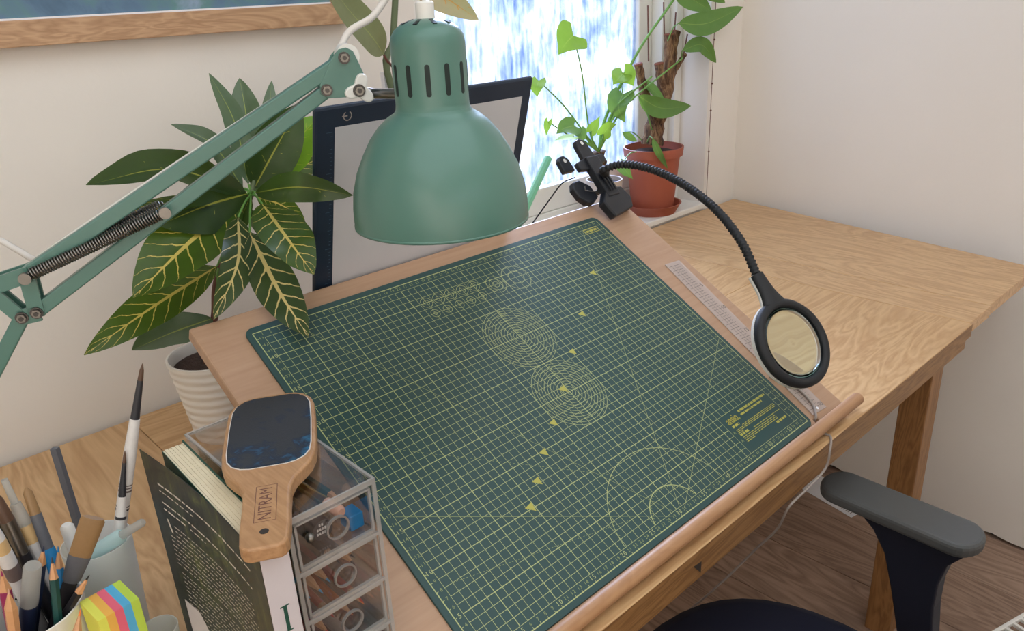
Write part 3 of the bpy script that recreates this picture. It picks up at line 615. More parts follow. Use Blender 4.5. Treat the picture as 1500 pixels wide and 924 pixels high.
# croton in the ribbed white pot
PC = V((4.4, 64.0, 0))
cr = thing('potted_croton', 'croton with yellow veined leaves in a ribbed white pot on the table', 'potted plant', PC)
zr = zrow(518, PC.x, PC.y)
m = MB(); rp = []
for i in range(121):
    f = i/120; rp.append((4.6+1.75*f+(.07*math.sin(f*2*math.pi*9.5)), zr*f))
m.lathe([(0, 0)]+rp+[(6.4, zr+.25), (6.1, zr+.3), (5.9, zr), (5.8, zr-1.6)], PC, n=48); m.build('pot', 'pot_white', cr, smooth=60)
m = MB(); m.lathe([(5.85, zr-1.5), (4, zr-.9), (2, zr-1.0), (0, zr-.8)], PC, n=32); m.build('soil', 'soil', cr, smooth=True)
Y0 = 62.0
cen = py(368, 284, Y0)
stalk([V((PC.x-1.2, PC.y, zr-1.2)), py(314, 465, 63), py(316, 420, 63), py(330, 370, 62.5), py(352, 325, 62), cen], .55, .45, 'stem_brown', cr, 'stem', 8)
stalk([cen, py(372, 262, 62), py(374, 235, 62)], .4, .25, 'stem_dark', cr, 'stem')
def L_(pts): return [py(*p) for p in pts]
CL = [  # pixel path with depth of each point (y), width in cm, material, twist
    ([(352, 290, 61), (270, 362, 56), (195, 436, 52)], 9.0, 'croton_a', .15), ([(318, 390, 62), (226, 448, 58), (123, 520, 55)], 5.8, 'croton_a', -.1),
    ([(312, 466, 63), (250, 488, 60), (193, 513, 57)], 5.6, 'croton_grey', .2), ([(349, 318, 56), (348, 385, 46), (313, 468, 40)], 4.6, 'croton_b', -.3),
    ([(366, 340, 50), (408, 425, 40.2), (452, 493, 33.6)], 5.6, 'croton_b', .1), ([(384, 298, 54), (420, 348, 40), (460, 402, 35.2)], 6.4, 'croton_a', -.2),
    ([(374, 282, 55), (438, 274, 37.5), (517, 286, 31.5)], 3.8, 'croton_dark', .5), ([(376, 288, 60), (412, 300, 56), (447, 324, 54)], 3.6, 'croton_a', .4),
    ([(356, 280, 62), (250, 248, 58), (126, 271, 54)], 7.0, 'croton_dark', .45), ([(362, 284, 61), (305, 300, 58), (232, 330, 57)], 8.5, 'croton_dark', -.5),
    ([(356, 276, 62), (312, 212, 60), (250, 182, 57)], 3.6, 'croton_grey', .4), ([(364, 270, 62), (344, 180, 63), (306, 107, 64)], 3.6, 'croton_grey', .3),
    ([(368, 268, 63), (362, 180, 66), (351, 114, 68)], 5.6, 'croton_grey', -.2), ([(372, 266, 64), (392, 180, 67), (398, 118, 69)], 3.0, 'croton_grey', .2),
    ([(372, 276, 62), (405, 215, 60), (440, 152, 59)], 7.4, 'croton_dark', .3), ([(376, 276, 63), (424, 220, 63), (466, 170, 63)], 8.0, 'croton_lit', -.2),
    ([(390, 276, 65), (432, 250, 66), (478, 226, 67)], 4.4, 'croton_a', .2), ([(330, 296, 60), (230, 306, 58), (122, 332, 56)], 5.0, 'croton_a', .8),
    ([(366, 290, 61), (348, 330, 58), (338, 352, 57)], 3.2, 'croton_dark', .3), ([(352, 300, 63), (392, 345, 64), (420, 372, 65)], 3.0, 'croton_dark', -.3)]
for pts, w_, mt_, tw in CL:
    q = L_(pts); leaf(q, w_, mt_, cr, twist=tw, wave=.06)
    a = cen if q[0].z > 25 else py(320, 392, 62.5) if q[0].z > 18 else py(314, 468, 63)
    if (a-q[0]).length > .4: stalk([a, (a+q[0])/2+V((0, 0, .3)), q[0]], .16, .14, 'stem_green', cr)
# tall rubber plant behind the light pad
RP = V((57, 70, 0))
rb = thing('rubber_plant', 'tall rubber plant with a bare stem behind the teal lamp head', 'potted plant', RP)
m = MB(); m.lathe([(0, 0), (5, 0), (6.6, 13), (6.2, 13), (6, 11.6), (0, 11.6)], RP, n=32); m.build('pot', 'pot_grey', rb, smooth=50)
MB().lathe([(6.1, 11.7), (3, 12.2), (0, 12.4)], RP, n=24).build('soil', 'soil', rb, smooth=True)
st = [V((57, 70, 11)), py(574, 130, 70), py(576, 60, 70), py(579, 0, 70), py(582, -60, 70)]
stalk(st, .62, .5, 'stem_dark', rb, 'stem', 8)
MB().bb(st[1].x-.9, st[1].x+.2, 70.6, 71.6, 11, py(580, 104, 71).z).build('stake', 'paper', rb)
leaf([py(562, 80, 69), py(545, 54, 67), py(506, 8, 65), py(466, -50, 63)], 5.6, 'rubber_leaf', rb, shape='lance', twist=.15)
stalk([py(576, 98, 70), py(568, 90, 69.4), py(562, 80, 69)], .25, .2, 'stem_brown', rb)
leaf([py(600, -30, 69), py(645, -8, 66), py(701, 29, 63)], 5.6, 'rubber_leaf_dry', rb, twist=.5)
stalk([py(580, -28, 70), py(600, -30, 69)], .25, .2, 'stem_brown', rb)
# ------------------------------------------------------------------ window sill plants
SZ = OZ0
tc_ = py(957, 214, 85.3)
tp = thing('terracotta_plant', 'cut woody trunk with trailing leaves in a terracotta pot and saucer', 'potted plant', (tc_.x, tc_.y, SZ))
rz = tc_.z; o = V((tc_.x, tc_.y, 0))
m = MB(); m.lathe([(0, SZ+1.0), (5.6, SZ+1.0), (7.0, rz-2.6), (7.05, rz-2.4), (7.7, rz-2.3), (7.95, rz-.2), (7.9, rz), (7.5, rz), (7.2, rz-2), (7.0, rz-2.2)], o, n=48); m.build('pot', 'terracotta', tp, smooth=45)
m = MB(); m.lathe([(0, SZ), (6.2, SZ), (7.6, SZ+2.6), (7.8, SZ+2.7), (7.3, SZ+2.7), (6.3, SZ+.9), (0, SZ+.8)], o, n=48); m.build('saucer', 'terracotta', tp, smooth=45)
m = MB(); m.lathe([(7.2, rz-1.9), (5, rz-1.2), (2.5, rz-1.4), (0, rz-1.0)], o, n=28); m.build('soil', 'soil', tp, smooth=True)
TY = 87.0
def tr_(pts, r, name='trunk', mt_='bark'):
    q = spline([py(a, b, y-1.7) for a, b, y in pts], 5); rs = spline_s(r, 5); rs = [x*(1+.10*math.sin(i*2.1)) for i, x in enumerate(rs)]
    ob = MB().tube(q, rs, 12).build(name, mt_, tp, smooth=50)
    d_ = q[-1]-q[-2]; MB().lathe([(rs[-1]*1.02, -.1), (rs[-1]*.95, .12), (0, .1)], q[-1], d_, 12).build('cut_end', 'bark_cut', tp, smooth=True)
tr_([(955, 212, TY), (960, 180, TY), (970, 150, TY), (978, 110, TY), (985, 70, TY), (990, 46, TY)], [2.9, 2.4, 2.3, 2.0, 1.3, 1.2])
tr_([(962, 178, 86), (948, 150, 85.5), (940, 120, 85.5), (935, 94, 85.5)], [1.7, 1.3, 1.15, 1.1], 'trunk')
tr_([(974, 140, 86.4), (968, 120, 86), (965, 93, 86)], [1.4, 1.1, 1.1], 'trunk')
tr_([(976, 120, 86.2), (980, 85, 86), (980, 50, 86)], [1.5, 1.3, 1.3], 'trunk')
tr_([(984, 110, 87), (995, 92, 87), (1003, 80, 87)], [.9, .7, .6], 'trunk')
for a, b in (((950, 90), (949, 8)), ((973, 50), (972, 3)), ((988, 48), (990, 18)), ((1001, 82), (1007, 50))): MB().tube([py(*a, 85.3), py(*b, 85.4)], .2, 6).build('support_stick', 'stem_brown', tp)
TL = [([(994, 34, 80), (1036, 34, 77.5), (1088, 10, 75)], 6.4, 'leaf_mid', 'lance', .3, (978, 60)), ([(985, -14, 80), (1012, -2, 78.5), (1042, 16, 77)], 5.6, 'leaf_mid', 'lance', .3, (985, 0)),
      ([(1000, 74, 80), (1028, 66, 78.5), (1049, 92, 77.5)], 4.4, 'leaf_mid', 'lance', .2, (998, 88)), ([(935, 140, 82), (968, 158, 80.5), (1012, 155, 79.5)], 5.6, 'leaf_mid', 'lance', .5, (955, 190)),
      ([(941, 122, 83), (956, 132, 82.5), (975, 150, 82)], 3.6, 'leaf_mid', 'lance', -.4, (952, 180)), ([(956, 203, 80), (964, 222, 79), (978, 247, 78.4)], 2.0, 'leaf_mid', 'lance', .2, (948, 208)),
      ([(912, 194, 81), (922, 200, 80), (933, 207, 79.8)], 2.0, 'leaf_mid', 'lance', .2, (940, 205)), ([(910, 242, 80), (918, 252, 79), (927, 262, 78.6)], 3.0, 'leaf_mid', 'heart', .2, (932, 222))]
for pts, w_, mt_, sh_, tw, root in TL:
    q = L_(pts); leaf(q, w_, mt_, tp, shape=sh_, twist=tw); stalk([py(*root, 83.6), (py(*root, 83.6)+q[0])/2+V((0, 0, 1.0)), q[0]], .16, .12, 'stem_green', tp)
wc = py(885, 262, 86.5)
wp_ = thing('heart_leaf_plant', 'young plant with bright heart shaped leaves in a small pale pot', 'potted plant', (wc.x, wc.y, SZ))
o = V((wc.x, wc.y, 0))
m = MB(); m.lathe([(0, SZ), (3.9, SZ), (4.6, wc.z), (4.3, wc.z), (4.2, wc.z-1.2)], o, n=36); m.build('pot', 'pot_grey', wp_, smooth=45)
MB().lathe([(4.25, wc.z-1.0), (2, wc.z-.6), (0, wc.z-.6)], o, n=24).build('soil', 'soil', wp_, smooth=True)
crown = py(877, 222, 86.5)
q = spline([V((wc.x, wc.y, wc.z-1)), py(880, 245, 86.5), crown], 6); MB().tube(q, [1.5-.3*math.sin(i*1.4) for i in range(len(q))], 10).build('stem', 'bark', wp_, smooth=True)
HL = [([(840, 52, 84), (830, 62, 83.5), (818, 80, 83)], 7.2, 'leaf_bright', .0, [(863, 190), (853, 110)]),
      ([(789, 118, 85), (786, 130, 84), (787, 142, 84)], 3.2, 'leaf_bright', .2, [(860, 200), (826, 155)]), ([(841, 184, 84), (826, 188, 83), (815, 196, 83)], 4.2, 'leaf_mid', .3, [(866, 210), (850, 194)]),
      ([(850, 192, 84), (853, 200, 83), (851, 210, 83)], 2.6, 'leaf_mid', .3, [(866, 212), (856, 198)]), ([(840, 200, 84), (824, 203, 83), (812, 206, 83)], 2.2, 'leaf_bright', .9, [(866, 214), (852, 204)]),
      ([(912, 138, 83), (906, 158, 81.5), (916, 180, 81)], 5.6, 'leaf_mid', .2, [(880, 205), (898, 165)]), ([(913, 108, 84), (905, 116, 83), (898, 124, 83)], 4.4, 'leaf_bright', .3, [(884, 200), (905, 150)]),
      ([(914, 106, 84), (922, 114, 83), (928, 126, 83)], 4.4, 'leaf_bright', -.2, [(884, 200), (908, 150)]), ([(866, 192, 84), (872, 182, 84), (879, 170, 84)], 2.4, 'leaf_bright', .1, [(868, 210), (867, 200)]),
      ([(884, 196, 83), (892, 186, 82), (903, 182, 82)], 3.2, 'leaf_bright', .4, [(878, 214), (882, 204)]), ([(803, 178, 86), (801, 188, 86), (800, 199, 86)], 1.6, 'leaf_bright', .1, [(866, 214), (830, 196)])]
for pts, w_, mt_, tw, st in HL:
    q = L_(pts); leaf(q, w_*1.15, mt_, wp_, shape='heart', twist=tw, nv=12, up=.05, fold=.12); stalk([crown]+[py(a, b, 86) for a, b in st]+[q[0]], .26, .13, 'stem_green', wp_)
stalk([crown, py(888, 170, 86), py(935, 75, 84), py(985, 2, 81), py(1003, -30, 80)], .42, .28, 'stem_green', wp_)
for a, b in (((900, 160), (955, 112)), ((905, 165), (1000, 85)), ((902, 175), (930, 140))): stalk([crown, py(*a, 82.5), py(*b, 79.3)], .3, .2, 'stem_green', wp_)
leaf(L_([(1000, -34, 80), (1030, -20, 78), (1062, 4, 76)]), 5.5, 'leaf_mid', wp_, twist=.4)
# pale stick leaning in the window behind the light pad
a, b = py(803, 232, 88), py(772, 300, 84); b = a+(b-a)*1.0
d = (b-a).normalized(); e = a+d*((SZ+.1-a.z)/d.z)
tag(MB().tube([a, e], .95, 8).build('garden_stake', 'green_blade', smooth=40), 'pale green translucent stick leaning on the window sill', 'stick')
# beaded string at the window reveal
bs = thing('bead_string', 'thin reddish string with tiny beads hanging beside the window', 'string', (152.6, 79.0, 2))
MB().tube([V((153.6, 79.3, 140)), V((152.6, 79.0, 2.0))], .10, 6).build('cord', 'stem_brown', bs)
for z in (3, 16, 27, 34, 45, 58, 71): MB().lathe([(0, -.28), (.2, -.2), (.28, 0), (.2, .2), (0, .28)], V((152.6+z/138, 79.0, z)), n=10).build('bead', 'stem_brown', bs, smooth=True)
# framed picture
pf = thing('framed_picture', 'blue abstract painting in a wide oak frame on the wall', 'picture', (-10, 79, 55.4))
X0, X1, Z0, Z1 = -62, 43.2, 55.4, 130
MB().bb(X0, X1, 77.6, 80, Z0, Z0+3.2).build('frame_rail', 'frame_wood', pf, bevel=.1); MB().bb(X0, X1, 77.6, 80, Z1-3.2, Z1).build('frame_rail', 'frame_wood', pf, bevel=.1)
MB().bb(X1-3.2, X1, 77.6, 80, Z0+3.2, Z1-3.2).build('frame_stile', 'frame_wood', pf, bevel=.1); MB().bb(X0, X0+3.2, 77.6, 80, Z0+3.2, Z1-3.2).build('frame_stile', 'frame_wood', pf, bevel=.1)
MB().bb(X0+3.2, X1-3.2, 78.6, 79.6, Z0+3.2, Z1-3.2).build('canvas', 'painting', pf); MB().bb(X0+3.2, X1-3.2, 78.3, 78.6, Z0+3.2, Z0+3.45).build('mount_edge', 'paper', pf)
# ------------------------------------------------------------------ round sticks: brushes, pencils, pens
for nm, c in dict(wood_tip=(196, 146, 104), lead=(44, 44, 48), navy=(28, 38, 66), blue=(30, 116, 170), bottle_green=(18, 66, 62), black_lacq=(30, 28, 32), yellow=(216, 164, 44), magenta=(140, 36, 84), red=(196, 54, 48), orange=(224, 120, 50), bristle=(134, 104, 68), bristle_dark=(84, 60, 44), silver_white=(206, 202, 198), beige=(196, 164, 116), gold=(206, 170, 90), pink=(206, 160, 140), sky=(76, 160, 206), charcoal=(84, 86, 92), cream=(214, 204, 170), teal_tube=(44, 84, 84), grey_tube=(120, 116, 112)).items():
    plain(nm, c, .25 if nm in ('gold',) else .45, 1 if nm == 'gold' else 0, k=1.2, var=.08, vscale=300)
# ------------------------------------------------------------------ acrylic drawer tower
DX0, DX1, DY0, DY1, DH = -14.3, -6.6, 4.1, 22.5, 24.0
dw = thing('drawer_tower', 'clear acrylic drawer tower holding pencils, between the paperback and the board', 'drawer unit', ((DX0+DX1)/2, (DY0+DY1)/2, 0))
t_ = .25
for nm, b in (('top_panel', (DX0, DX1, DY0, DY1, DH-t_, DH)), ('base_panel', (DX0, DX1, DY0, DY1, 0, t_)), ('side_panel', (DX0, DX0+t_, DY0, DY1, t_, DH-t_)), ('side_panel', (DX1-t_, DX1, DY0, DY1, t_, DH-t_)), ('back_panel', (DX0+t_, DX1-t_, DY1-t_, DY1, t_, DH-t_))):
    MB().bb(*b).build(nm, 'acrylic', dw)
e = .16
def ed(*b): MB().bb(*b).build('edge_strip', 'acrylic_edge', dw)
ed(DX0, DX1, DY0-.06, DY0+.12, DH-.42, DH+.04); ed(DX0-.03, DX0+.30, DY0-.06, DY0+.12, 0, DH-.42); ed(DX1-.30, DX1+.03, DY0-.06, DY0+.12, 0, DH-.42)
ed(DX0-.03, DX0+.2, DY0, DY1, DH-.2, DH+.04); ed(DX1-.2, DX1+.03, DY0, DY1, DH-.2, DH+.04); ed(DX0, DX1, DY1-.2, DY1+.03, DH-.2, DH+.04)
PITCH = 4.62; ND = 5; DZ = [DH-.45-PITCH*(i+1) for i in range(ND)]
for i in range(ND):
    z0, z1 = DZ[i]+.2, DZ[i]+PITCH-.25; x0, x1, y0, y1 = DX0+.5, DX1-.5, DY0+.05, DY1-.7
    fr = MB().bb(x0, x1, y0, y0+.25, z0, z1).build('drawer_front', 'acrylic', dw)
    m = MB(); m.bb(x0, x1, y0-.02, y0+.27, z1-.16, z1); m.bb(x0, x1, y0-.02, y0+.27, z0, z0+.28); m.bb(x0, x0+.2, y0-.02, y0+.27, z0, z1); m.bb(x1-.2, x1, y0-.02, y0+.27, z0, z1); m.build('front_edge', 'acrylic_edge', fr)
    m = MB(); m.bb(x0, x1, y0+.25, y1, z0, z0+.2); m.bb(x0, x0+.18, y0+.25, y1, z0+.2, z1-.5); m.bb(x1-.18, x1, y0+.25, y1, z0+.2, z1-.5); m.bb(x0+.18, x1-.18, y1-.18, y1, z0+.2, z1-.5); m.build('drawer_tray', 'acrylic', dw)
    c = V(((x0+x1)/2+.1, y0-.02, (z0+z1)/2+.15)); MB().lathe([(.86, -.06), (1.0, -.06), (1.0, .18), (.86, .18), (.86, -.06)], c, (0, -1, 0), 32).build('ring_pull', 'steel_light', fr, smooth=40)
    MB().bb(DX0+.26, DX1-.26, DY0+.3, DY1-.3, DZ[i]-.16, DZ[i]+.1).build('shelf', 'acrylic', dw)
    MB().bb(DX0+.3, DX1-.3, DY0-.05, DY0+.15, DZ[i]-.18, DZ[i]+.12).build('shelf_edge', 'acrylic_edge', dw)
MB().lathe([(0, 0), (.3, .0), (.38, .3), (.2, .55), (0, .6)], V((DX0+1.5, DY0-.02, DZ[0]+3.0)), (0, -1, 0), 16).build('knob', 'steel', dw, smooth=True)
def stick(name, label, cat, tip, end, segs, group=None, flat=1.0, n=12):
    tip, end = V(tip), V(end); d = end-tip; Ln = d.length; d.normalize(); x, y, z = basis(d)
    if flat != 1: y = (CAM-tip); y = (y-d*y.dot(d)).normalized(); x = y.cross(d)
    r = thing(name, label, cat, end, group)
    for nm, prof, mt_ in segs:                        # prof: (distance from tip, radius)
        rings = [[tip+z*s+(x*math.cos(2*math.pi*k/n)+y*math.sin(2*math.pi*k/n)*flat)*max(rr, .005) for k in range(n)] for s, rr in ((Ln if s < 0 else min(s, Ln), rr) for s, rr in prof)]
        MB().loft(rings).build(nm, mt_, r, smooth=40)
    return r
def to_z(a, b, z): a, b = V(a), V(b); d = b-a; return a+d*((z-a.z)/d.z)
def pencil(tip, end, colr, label, lead='lead', r=.38, group=None):
    return stick('pencil', label, 'pencil', tip, end, [('lead', [(0, .03), (.55, .11)], lead), ('sharpened_wood', [(.5, .10), (2.0, r)], 'wood_tip'), ('barrel', [(2.0, r), (-1, r)], colr)], group, n=6)
# tall cup of frosted plastic
C1 = V((-21.8, 31.5, 0)); CR = 3.13
tag(MB().lathe([(0, .0), (2.5, .0), (CR, 12.0), (CR-.1, 12.0), (2.4, .2), (0, .2)], C1, n=40).build('brush_cup', 'frosted', smooth=45, org=C1), 'tall frosted white plastic cup full of white handled brushes', 'cup')
def C_(x, y, z=.75): return V((x, y, z))
T1 = py(209, 532, 31.39)
stick('paint_brush', 'long white handled paint brush with black ferrule, tallest in the frosted cup', 'brush', T1, C_(-23.33, 32.36), [('bristles', [(0, .03), (.7, .2), (1.8, .27)], 'bristle_dark'), ('ferrule', [(1.7, .27), (5.6, .42)], 'lead'), ('handle', [(5.6, .47), (9, .6), (14, .62), (-1, .5)], 'silver_white'), ('barcode', [(12.3, .624), (12.42, .624)], 'ink_grey'), ('barcode', [(12.6, .624), (12.72, .624)], 'ink_grey'), ('barcode', [(12.9, .624), (13.1, .624)], 'ink_grey'), ('barcode', [(14.6, .624), (14.72, .624)], 'lead'), ('barcode', [(14.9, .624), (15.1, .62)], 'lead')])
T2 = py(183, 660, 31.12)
stick('paint_brush', 'short white handled paint brush with black ferrule, leaning beside the tallest brush', 'brush', T2, C_(-23.20, 30.28), [('bristles', [(0, .03), (.5, .13), (1.2, .18)], 'bristle_dark'), ('ferrule', [(1.2, .19), (4.6, .36)], 'lead'), ('handle', [(4.6, .4), (7, .5), (-1, .45)], 'silver_white'), ('size_mark', [(6.6, .50), (6.9, .505)], 'lead')])
T3 = py(210, 764, 27.11)
stick('water_brush', 'clear water brush with pale blue barrel lying across the frosted cup', 'brush', T3, C_(-23.41, 32.89, 9.6), [('cap', [(0, .28), (.2, .4), (3.0, .45)], 'clear_cap'), ('barrel', [(2.9, .5), (3.3, .72), (-1, .7)], 'water_blue')])
T4 = py(80, 656, 34.45)
stick('charcoal_stick', 'square dark grey graphite stick standing in the frosted cup', 'drawing stick', T4, C_(-22.57, 33.25), [('stick', [(0, .42), (-1, .45)], 'charcoal')], n=4)
# white mug with pencils
MC = pz(36, 890, 11.2); MC = V((MC.x, MC.y, 0)); MR = 4.6
mu = thing('pencil_mug', 'white ceramic pot with dark ink motif crammed with pencils and brushes', 'mug', MC)
MB().lathe([(0, 0), (4.0, 0), (4.2, .6), (MR, 11.15), (MR-.12, 11.2), (MR-.24, 11.1), (3.92, 1.15), (0, 1.1)], MC, n=48).build('body', 'white_gloss', mu, smooth=45)
ik = MB()
for i in range(7):
    a = math.radians(70+i*7); r_ = 4.2
    o = MC+V((math.cos(a)*r_, math.sin(a)*r_, 9.4+.4*math.sin(i*2.3))); dv = V((-math.cos(a), -math.sin(a), 0)); ik.lathe([(0, 0), (.25+.12*math.sin(i*1.7), 0), (0, .05)], o, dv, 8)
ik.build('ink_motif', 'ink_dark', mu)
def mug(px, yv, e): return py(*px, yv), V((e[0], e[1], 1.5))
a, b = mug((137, 758), 24.18, (-31.0, 28.4))
fb = stick('flat_brush', 'wide flat brush with brown bristles and dark metal ferrule in the white mug', 'brush', a, b, [('bristles', [(0, .85), (.25, 1.0), (4.0, .9)], 'bristle'), ('ferrule', [(4.0, .93), (6.5, .75), (7, .5)], 'charcoal'), ('handle', [(6.9, .6), (-1, .45)], 'black_lacq')], flat=.32)
a, b = mug((38, 714), 30.7, (-26.01, 26.28)); stick('filbert_brush', 'filbert brush with brown bristles and blue banded handle in the white mug', 'brush', a, b, [('bristles', [(0, .1), (.5, .38), (2.6, .45)], 'bristle'), ('ferrule', [(2.6, .47), (6.0, .5)], 'charcoal'), ('handle', [(6, .55), (8.6, .6), (-1, .4)], 'blue')], flat=.6)
a, b = mug((6, 702), 31.61, (-25.89, 27.8)); stick('water_brush', 'clear capped water brush with beige collar and printed white barrel in the mug', 'brush', a, b, [('cap', [(0, .28), (2.4, .32)], 'clear_cap'), ('shoulder', [(2.4, .45), (4.6, .62)], 'clear_cap'), ('collar', [(4.6, .62), (6.4, .62)], 'beige'), ('barrel', [(6.4, .58), (-1, .55)], 'silver_white'), ('print', [(8.2, .565), (10.5, .565)], 'ink_grey')])
a, b = mug((-12, 716), 30.61, (-26.78, 27.09)); stick('round_brush', 'dark bristled round brush with long silver ferrule in the white mug', 'brush', a, b, [('bristles', [(0, .1), (1.2, .45), (3.2, .6)], 'bristle_dark'), ('ferrule', [(3.2, .62), (6.6, .52)], 'steel'), ('handle', [(6.6, .55), (-1, .5)], 'black_lacq')])
a, b = mug((-22, 742), 31.23, (-26.28, 29.0)); stick('round_brush', 'black handled round brush lying low beside the printed pen', 'brush', a, b, [('bristles', [(0, .1), (1.0, .4), (2.2, .55)], 'bristle_dark'), ('ferrule', [(2.2, .58), (4.4, .5)], 'steel'), ('handle', [(4.4, .6), (-1, .5)], 'black_lacq')])
a, b = mug((-16, 766), 27.6, (-27.94, 30.37)); stick('marker_pen', 'printed white marker pen with grey collar leaning out of the mug', 'pen', a, b, [('cap', [(0, .45), (2.0, .6)], 'silver_white'), ('collar', [(2.0, .6), (3.4, .62)], 'beige'), ('barrel', [(3.4, .64), (-1, .6)], 'silver_white'), ('print', [(5.0, .645), (6.6, .645)], 'ink_grey')])
a, b = py(97, 768, 31.36), C_(-23.6, 31.26); stick('chalk_holder', 'stubby white plastic tube standing between the brushes', 'tube', a, b, [('tube', [(0, .4), (.25, .6), (-1, .62)], 'white_plastic')])
a, b = mug((64, 800), 25.64, (-30.7, 30.53)); pencil(a, b, 'navy', 'navy blue pencil standing in the middle of the white mug', 'navy')
a, b = mug((76, 816), 24.5, (-29.07, 24.04)); pencil(a, b, 'bottle_green', 'dark green pencil with sharp dark tip in the white mug', 'lead')
a, b = mug((131, 842), 23.07, (-32.42, 28.78)); pencil(a, b, 'black_lacq', 'black lacquered pencil leaning right beside the sticky tabs', 'lead')
a, b = mug((2, 836), 24.91, (-31.38, 27.16)); pencil(a, b, 'magenta', 'magenta pencil at the outer side of the white mug', 'magenta', r=.5)
a, b = mug((12, 862), 23.52, (-31.96, 25.42)); pencil(a, b, 'wood_tip', 'natural wood pencil with long sharpened cone in the mug', 'pink', r=.5)
a, b = py(118, 892, 21.5), V((-31.0, 20.5, .45)); pencil(a, b, 'yellow', 'yellow pencil propped against the sticky tabs', 'orange')
a, b = mug((48, 828), 25.0, (-31.41, 29.65)); stick('marker_pen', 'pen with a translucent blue grey cap in the white mug', 'pen', a, b, [('cap', [(0, .62), (.15, .7), (4.5, .72)], 'clear_cap'), ('barrel', [(4.5, .7), (-1, .65)], 'navy')], n=16)
a, b = mug((85, 800), 27.97, (-28.44, 26.44)); pencil(a, b, 'blue', 'bright blue pencil tucked behind the green pencil', 'blue')
# low white dish beside the book
SB = V((-20.15, 23.9, 0))
tag(MB().lathe([(0, 0), (1.35, 0), (1.7, 5.0), (1.6, 5.0), (1.27, .2), (0, .2)], SB, n=36).build('small_beaker', 'frosted', smooth=45, org=SB), 'low frosted beaker between the sticky tabs and the paperback', 'beaker')
# block of sticky index tabs
zt = 11.4; a0, a1, a3 = pz(116.3, 881.5, zt), pz(175.4, 849.2, zt), pz(128.6, 918.5, zt)
e1 = (a1-a0); e3 = (a3-a0); e1.z = e3.z = 0; L1 = e1.length; e1.normalize(); e3 = (e3-e1*e3.dot(e1)); L3 = e3.length; e3.normalize()
st_ = thing('sticky_tabs', 'block of sticky index tabs in five bright stripes by the frosted cup', 'sticky notes', a0+e1*L1/2+e3*L3/2-V((0, 0, zt)))
for nm, c in dict(tab_yellow=(232, 232, 96), tab_orange=(250, 186, 84), tab_pink=(238, 108, 130), tab_blue=(92, 184, 226), tab_lime=(196, 224, 84)).items(): plain(nm, c, .7, k=1.05, var=0)
for i, c in enumerate(('tab_yellow', 'tab_orange', 'tab_pink', 'tab_blue', 'tab_lime')):
    w_ = L1/5; MB().box(a0+e1*(w_*(i+.5))+e3*L3/2+V((0, 0, -zt/2)), (w_/2, L3/2, zt/2), (e1, e3, e1.cross(e3))).build('tab_stack', c, st_)
# ------------------------------------------------------------------ drawer contents
dz = [z+.42 for z in DZ]
def lie(x0, y0, x1, y1, z): return V((x0, y0, z)), V((x1, y1, z))
a, b = lie(-9.2, 5.3, -10.4, 20.5, dz[0]+2.15)
stick('paint_brush', 'brush with gold ferrule and pink bristles lying in the top acrylic drawer', 'brush', a, b, [('bristles', [(0, .35), (.3, .5), (2, .5)], 'pink'), ('ferrule', [(2.0, .52), (4.6, .36), (5, .42), (5.6, .36), (7, .32)], 'gold'), ('handle', [(7, .34), (10, .42), (-1, .2)], 'charcoal')])
er = MB().bb(-8.7, -7.4, 5.2, 6.8, dz[0], dz[0]+1.4).build('eraser', 'blue', bevel=.1); tag(er, 'bright blue cube eraser at the front of the top drawer', 'eraser')
pencil(V((-8.0, 7.2, dz[0]+1.5)), V((-7.9, 20, dz[0]+.5)), 'bottle_green', 'dark green pencil behind the blue eraser in the top drawer', 'lead')
tag(MB().lathe([(0, 0), (.9, 0), (.9, 1.2), (0, 1.2)], V((-10.7, 6.0, dz[0]+.95)), (0, 1, 0), 24).build('round_tin', 'lead', smooth=45), 'small black round tin behind the ring of the top drawer', 'tin')
m = MB()
for i, wd_ in enumerate((.5, .9, 1.0)):
    for k in range(int(wd_*5)): m.bb(-10.7-wd_*.55+k*.22, -10.7-wd_*.55+k*.22+.13, 5.95, 6.02, dz[0]+1.4-i*.38, dz[0]+1.6-i*.38)
m.build('tin_lettering', 'silver_white', bpy.data.objects['round_tin'])
for i, (x, y, L, c, nm) in enumerate(((-12.75, 7.5, 12, 'teal_tube', 'dull teal paint tube beside the knob in the top drawer'), (-11.1, 9.5, 10, 'charcoal', 'charcoal grey paint tube at the back of the top drawer'), (-9.45, 12.0, 8, 'lead', 'black paint tube under the paddle in the top drawer'))):
    stick('paint_tube', nm, 'paint tube', V((x, y, dz[0]+.8)), V((x+.1, y+L, dz[0]+.8)), [('cap', [(0, .4), (1.1, .45)], 'lead'), ('tube', [(1.1, .5), (1.8, .75), (-1, .8)], c), ('label_band', [(3.5, .77), (7, .785)], 'grey_tube')])
for i, (x, y, z, c, l, nm) in enumerate(((-12.9, 5.6, 0, 'sky', 'sky', 'sky blue tipped pencil at the knob side of the second drawer'), (-11.9, 5.3, 0, 'wood_tip', 'sky', 'natural pencil with blue tip in the second drawer'), (-10.9, 5.8, .2, 'black_lacq', 'sky', 'black pencil with a blue tip behind the second ring'), (-9.5, 6.4, .9, 'black_lacq', 'lead', 'black pencil lying on top in the second drawer'), (-8.6, 5.6, .7, 'charcoal', 'lead', 'dark grey pencil with long black tip in the second drawer'), (-7.8, 7.0, .1, 'wood_tip', 'lead', 'natural wood pencil along the side of the second drawer'), (-12.4, 7.2, .8, 'orange', 'lead', 'orange pencil across the second drawer'))):
    pencil(V((x, y, dz[1]+.45+z)), V((x+.08*math.sin(i*2.2), y+13, dz[1]+.45+z)), c, nm, l)
